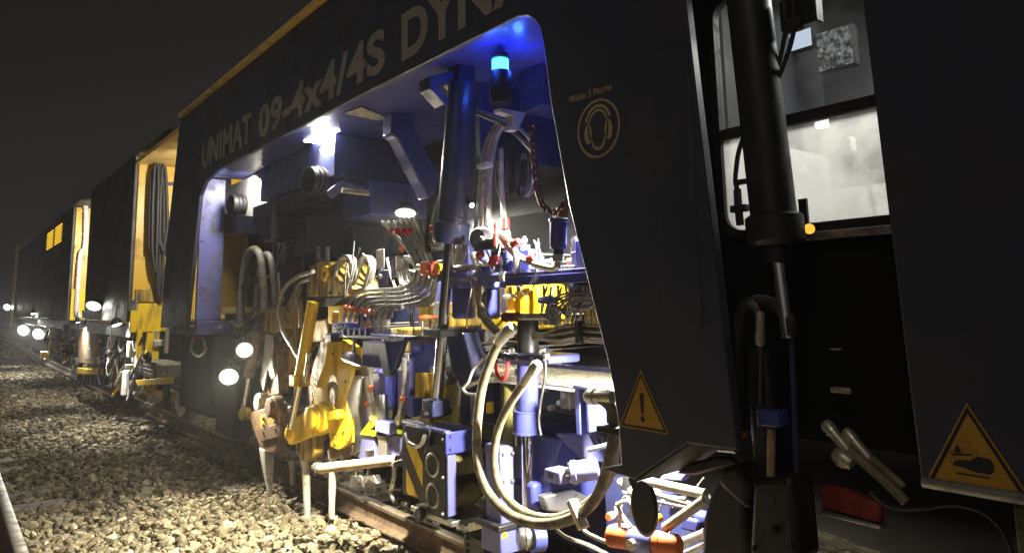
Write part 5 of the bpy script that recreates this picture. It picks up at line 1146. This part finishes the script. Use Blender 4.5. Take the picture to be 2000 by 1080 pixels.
def bogie(y, label):
    t = thing('bogie', label, 'bogie', Vector((2.7,y,0)), 'bogies of the wagons')
    for dy in (-.9,.9):
        wc = Vector((2.70,y+dy,.42)); build(MB().lathe(wc+X_(-.08),wc+X_(.08),[(0,.2),(.05,.38),(.6,.42),(.65,.45),(.8,.45),(1,.2)],32),'wheel',M['steel'],t)
    build(MB().box((2.48,y-1.5,.42),(2.6,y+1.5,.66)),'side_frame',M['black'],t,bevel=.03)
    for k in range(6): build(MB().ring((2.5,y-.25,.38+k*.05),(0,0,1),.09,.02,16,6),'spring',M['rubber'],t)
    build(MB().box((2.4,y-1.2,.30),(2.5,y-.4,.40)),'yellow_step',M['yellow'],t,bevel=.01)
bogie(11.6,'black bogie with wheels under the nearest wagon'); bogie(20,'black bogie with wheels under the farthest wagon')
# step ladder box beside the nearest wagon
st = thing('ladder_box','tan access ladder with oval cut-outs hung on the nearest wagon','ladder',A(170,720,2.12))
polyx(st,'plate',[(152,640),(186,640),(186,712),(152,708)],2.12,.06,M['tan'],bevel=.01)
for (a,b) in ((650,668),(680,702)): polyx(st,'slot',[(165,a),(178,a),(178,b),(165,b)],2.117,.01,M['hose_pale'])
polyx(st,'top_box',[(160,606),(188,606),(188,622),(160,622)],2.12,.2,M['brown'],bevel=.01); polyx(st,'foot',[(150,718),(192,722),(192,732),(150,730)],2.10,.2,M['yellow'],bevel=.01)
for k in range(6): polyx(st,'brush_tuft',[(151+k*8,733),(157+k*8,733),(156+k*8,752),(150+k*8,752)],2.12,.12,M['rubber'])
# louvred box and yellow step near the rail, under the buffer beam
lvb = thing('louvred_box','grey louvred box with a yellow lower step under the yellow buffer beam','box',A(290,750,2.2))
boxpx(lvb,'casing',262,700,318,742,2.22,.3,M['hose'],bevel=.01)
for k in range(4): boxpx(lvb,'louvre',263,704+k*8,302,708+k*8,2.20,.02,M['black'],bevel=.002)
polyx(lvb,'step',[(264,742),(322,738),(322,750),(268,753)],2.16,.1,M['yellow'],bevel=.006); disc(lvb,'black_port',292,697,2.2,10,.04,M['rubber']); polyx(lvb,'red_flag',[(256,706),(276,704),(256,714)],2.18,.01,M['red'])
sp = thing('air_hose','black rubber brake hose curving down to the rail by the apron','hose',A(310,790,2.4)); hose(sp,[(318,742),(326,770),(318,790),(300,795),(280,790)],7,M['rubber'],2.3)
hd2 = thing('ear_clip','grey control box on the yellow buffer beam','box',A(257,598,2.04)); boxpx(hd2,'case',252,586,264,606,2.02,.03,M['hose'])
# ================================================================== bolts, seams and loose cables
def bolts_x(par, pts, X, rp=3.2, mt='steel'):
    for px, py in pts:
        c = A(px, py, X); r = S(px, X, rp)
        build(MB().lathe(c, c+X_(-.012), [(0,r*1.25),(.25,r*1.25),(.26,r),(1,r*.9)], 6), 'bolt', M[mt], par)
def bolts_y(par, pts, Y, r=.012, mt='steel'):
    for px, py in pts:
        c = AY(px, py, Y); build(MB().lathe(c, c+Vector((0,-.012,0)), [(0,r*1.25),(.25,r*1.25),(.26,r),(1,r*.9)], 6), 'bolt', M[mt], par)
bolts_y(mach, [(668,238),(700,240),(740,245),(668,340),(715,360),(760,380)], yb-.001, .014, 'navy')
bolts_y(mach, [(394,620),(420,620),(396,380),(396,470),(396,560)], yp-.052 if False else yp-.001, .016, 'lilac')
bolts_x(lu, [(836,846),(866,858),(836,985),(866,1003),(836,915),(866,932)], XL-.006, 3)
bolts_x(lu, [(794,835),(826,842),(794,985)], XL, 3)
bolts_y(lu, [(880,852),(918,848),(880,876),(918,872)], yc-.012, .009, 'navy')
bolts_y(lu, [(983,885),(1000,884),(983,940),(1000,938),(983,1000),(1000,996)], yq-.001, .010, 'steel')
bolts_x(gc, [(986,700),(1010,700),(1040,700),(1064,702)], 2.398, 3.5, 'steel')
bolts_x(mf, [(655,638),(665,638),(655,645),(760,658),(775,658),(785,658)], 2.338, 2.4, 'steel')
bolts_x(tu, [(652,690),(672,690),(676,745),(672,840),(652,850),(655,865)], XT-.001, 3.2, 'yellow_grimy')
bolts_x(tb, [(515,818),(538,812),(515,830),(538,824),(515,845),(538,838)], 2.40, 2.8, 'brown')
bolts_x(tu, [(606,570),(625,572),(645,572),(662,574)], 2.548, 3, 'yellow_grimy')
bolts_x(mt_, [(1478,945),(1530,942),(1474,1070),(1548,1068)], 2.118, 4, 'black')
# shallow hatch on the navy panel, with its own seam
s = MB(); q = [A(1272,95,XS), A(1342,88,XS), A(1342,640,XS), A(1272,640,XS)]
s.box((XS-.004,q[1].y,1.40),(XS-.0005,q[0].y,2.42)); build(s, 'hatch', M['navy_side'], mach, bevel=.002, label='shallow hatch plate on the navy side panel')
# loose cables among the gear
random.seed(21)
lc_ = thing('loose_cables', 'thin loose black and grey cables strung among the tamping gear', 'cable', A(700,560,2.7))
for k in range(26):
    x = random.uniform(520,860); y = random.uniform(430,600); X = random.uniform(2.5,2.95); w = random.uniform(-60,60); dr = random.uniform(30,120)
    hose(lc_, [(x,y),(x+w*.3,y+dr*.6),(x+w*.6,y+dr*.9),(x+w,y+dr*random.uniform(.5,1.0)),(x+w*1.2,y+dr*random.uniform(.8,1.4))], random.choice((1.3,1.8,2.4)), M[random.choice(('rubber','hose','rubber','hose_pale'))], X, n=6, seg=5)
for k in range(12):
    x = random.uniform(900,1150); y = random.uniform(440,560); X = random.uniform(2.45,2.8); w = random.uniform(-40,40); dr = random.uniform(20,80)
    hose(lc_, [(x,y),(x+w*.3,y+dr*.7),(x+w*.7,y+dr),(x+w,y+dr*.6)], random.choice((1.2,1.7)), M[random.choice(('rubber','hose_pale','white'))], X, n=6, seg=5)
for k in range(14):
    x = random.uniform(1180,1400); y = random.uniform(930,1060); X = random.uniform(2.4,2.7); w = random.uniform(-50,50)
    hose(lc_, [(x,y),(x+w*.4,y+random.uniform(-15,25)),(x+w*.8,y+random.uniform(-10,30)),(x+w,y+random.uniform(0,30))], random.choice((1.6,2.4,3.2)), M[random.choice(('rubber','hose_pale','hose','steel'))], X, n=6, seg=5)
# small fittings scattered over the mid gear
sf = thing('small_fittings', 'small zinc fittings on thin pipes dotted about the middle of the bay', 'fittings', A(800,620,2.7))
for k in range(34):
    x = random.uniform(690,1160); y = random.uniform(480,700); X = random.uniform(2.55,2.95); c = A(x,y,X); h = random.uniform(.03,.08); r = random.uniform(.012,.028); d = Vector(random.choice(((0,0,1),(0,1,0),(1,0,0)))); m_ = M[random.choice(('fitting','steel','navy','fitting','orange','white','lilac'))]
    build(MB().lathe(c-d*h, c+d*h, [(0,r*.7),(.2,r*.7),(.21,r),(.55,r),(.56,r*.8),(1,r*.8)], 8), 'fitting', m_, sf)
    build(MB().cyl(c, Vector((3.31, c.y, c.z)), .006, n=6), 'supply_pipe', M['hose'], sf)

# ================================================================== night haze round everything
hz = MB(); hz.box((-62,-27,-1.5),(62,162,5.2))
hm = bpy.data.materials.new('haze'); hm.use_nodes = True; hn = hm.node_tree; hn.nodes.clear()
ho = hn.nodes.new('ShaderNodeOutputMaterial'); hv = hn.nodes.new('ShaderNodeVolumePrincipled')
hv.inputs['Color'].default_value = (.92,.94,1,1); hv.inputs['Density'].default_value = .0021; hv.inputs['Anisotropy'].default_value = .6
hn.links.new(hv.outputs[0], ho.inputs['Volume'])
tag(build(hz, 'haze', hm), 'thin lamp-lit night haze round the train', 'haze', kind='stuff')
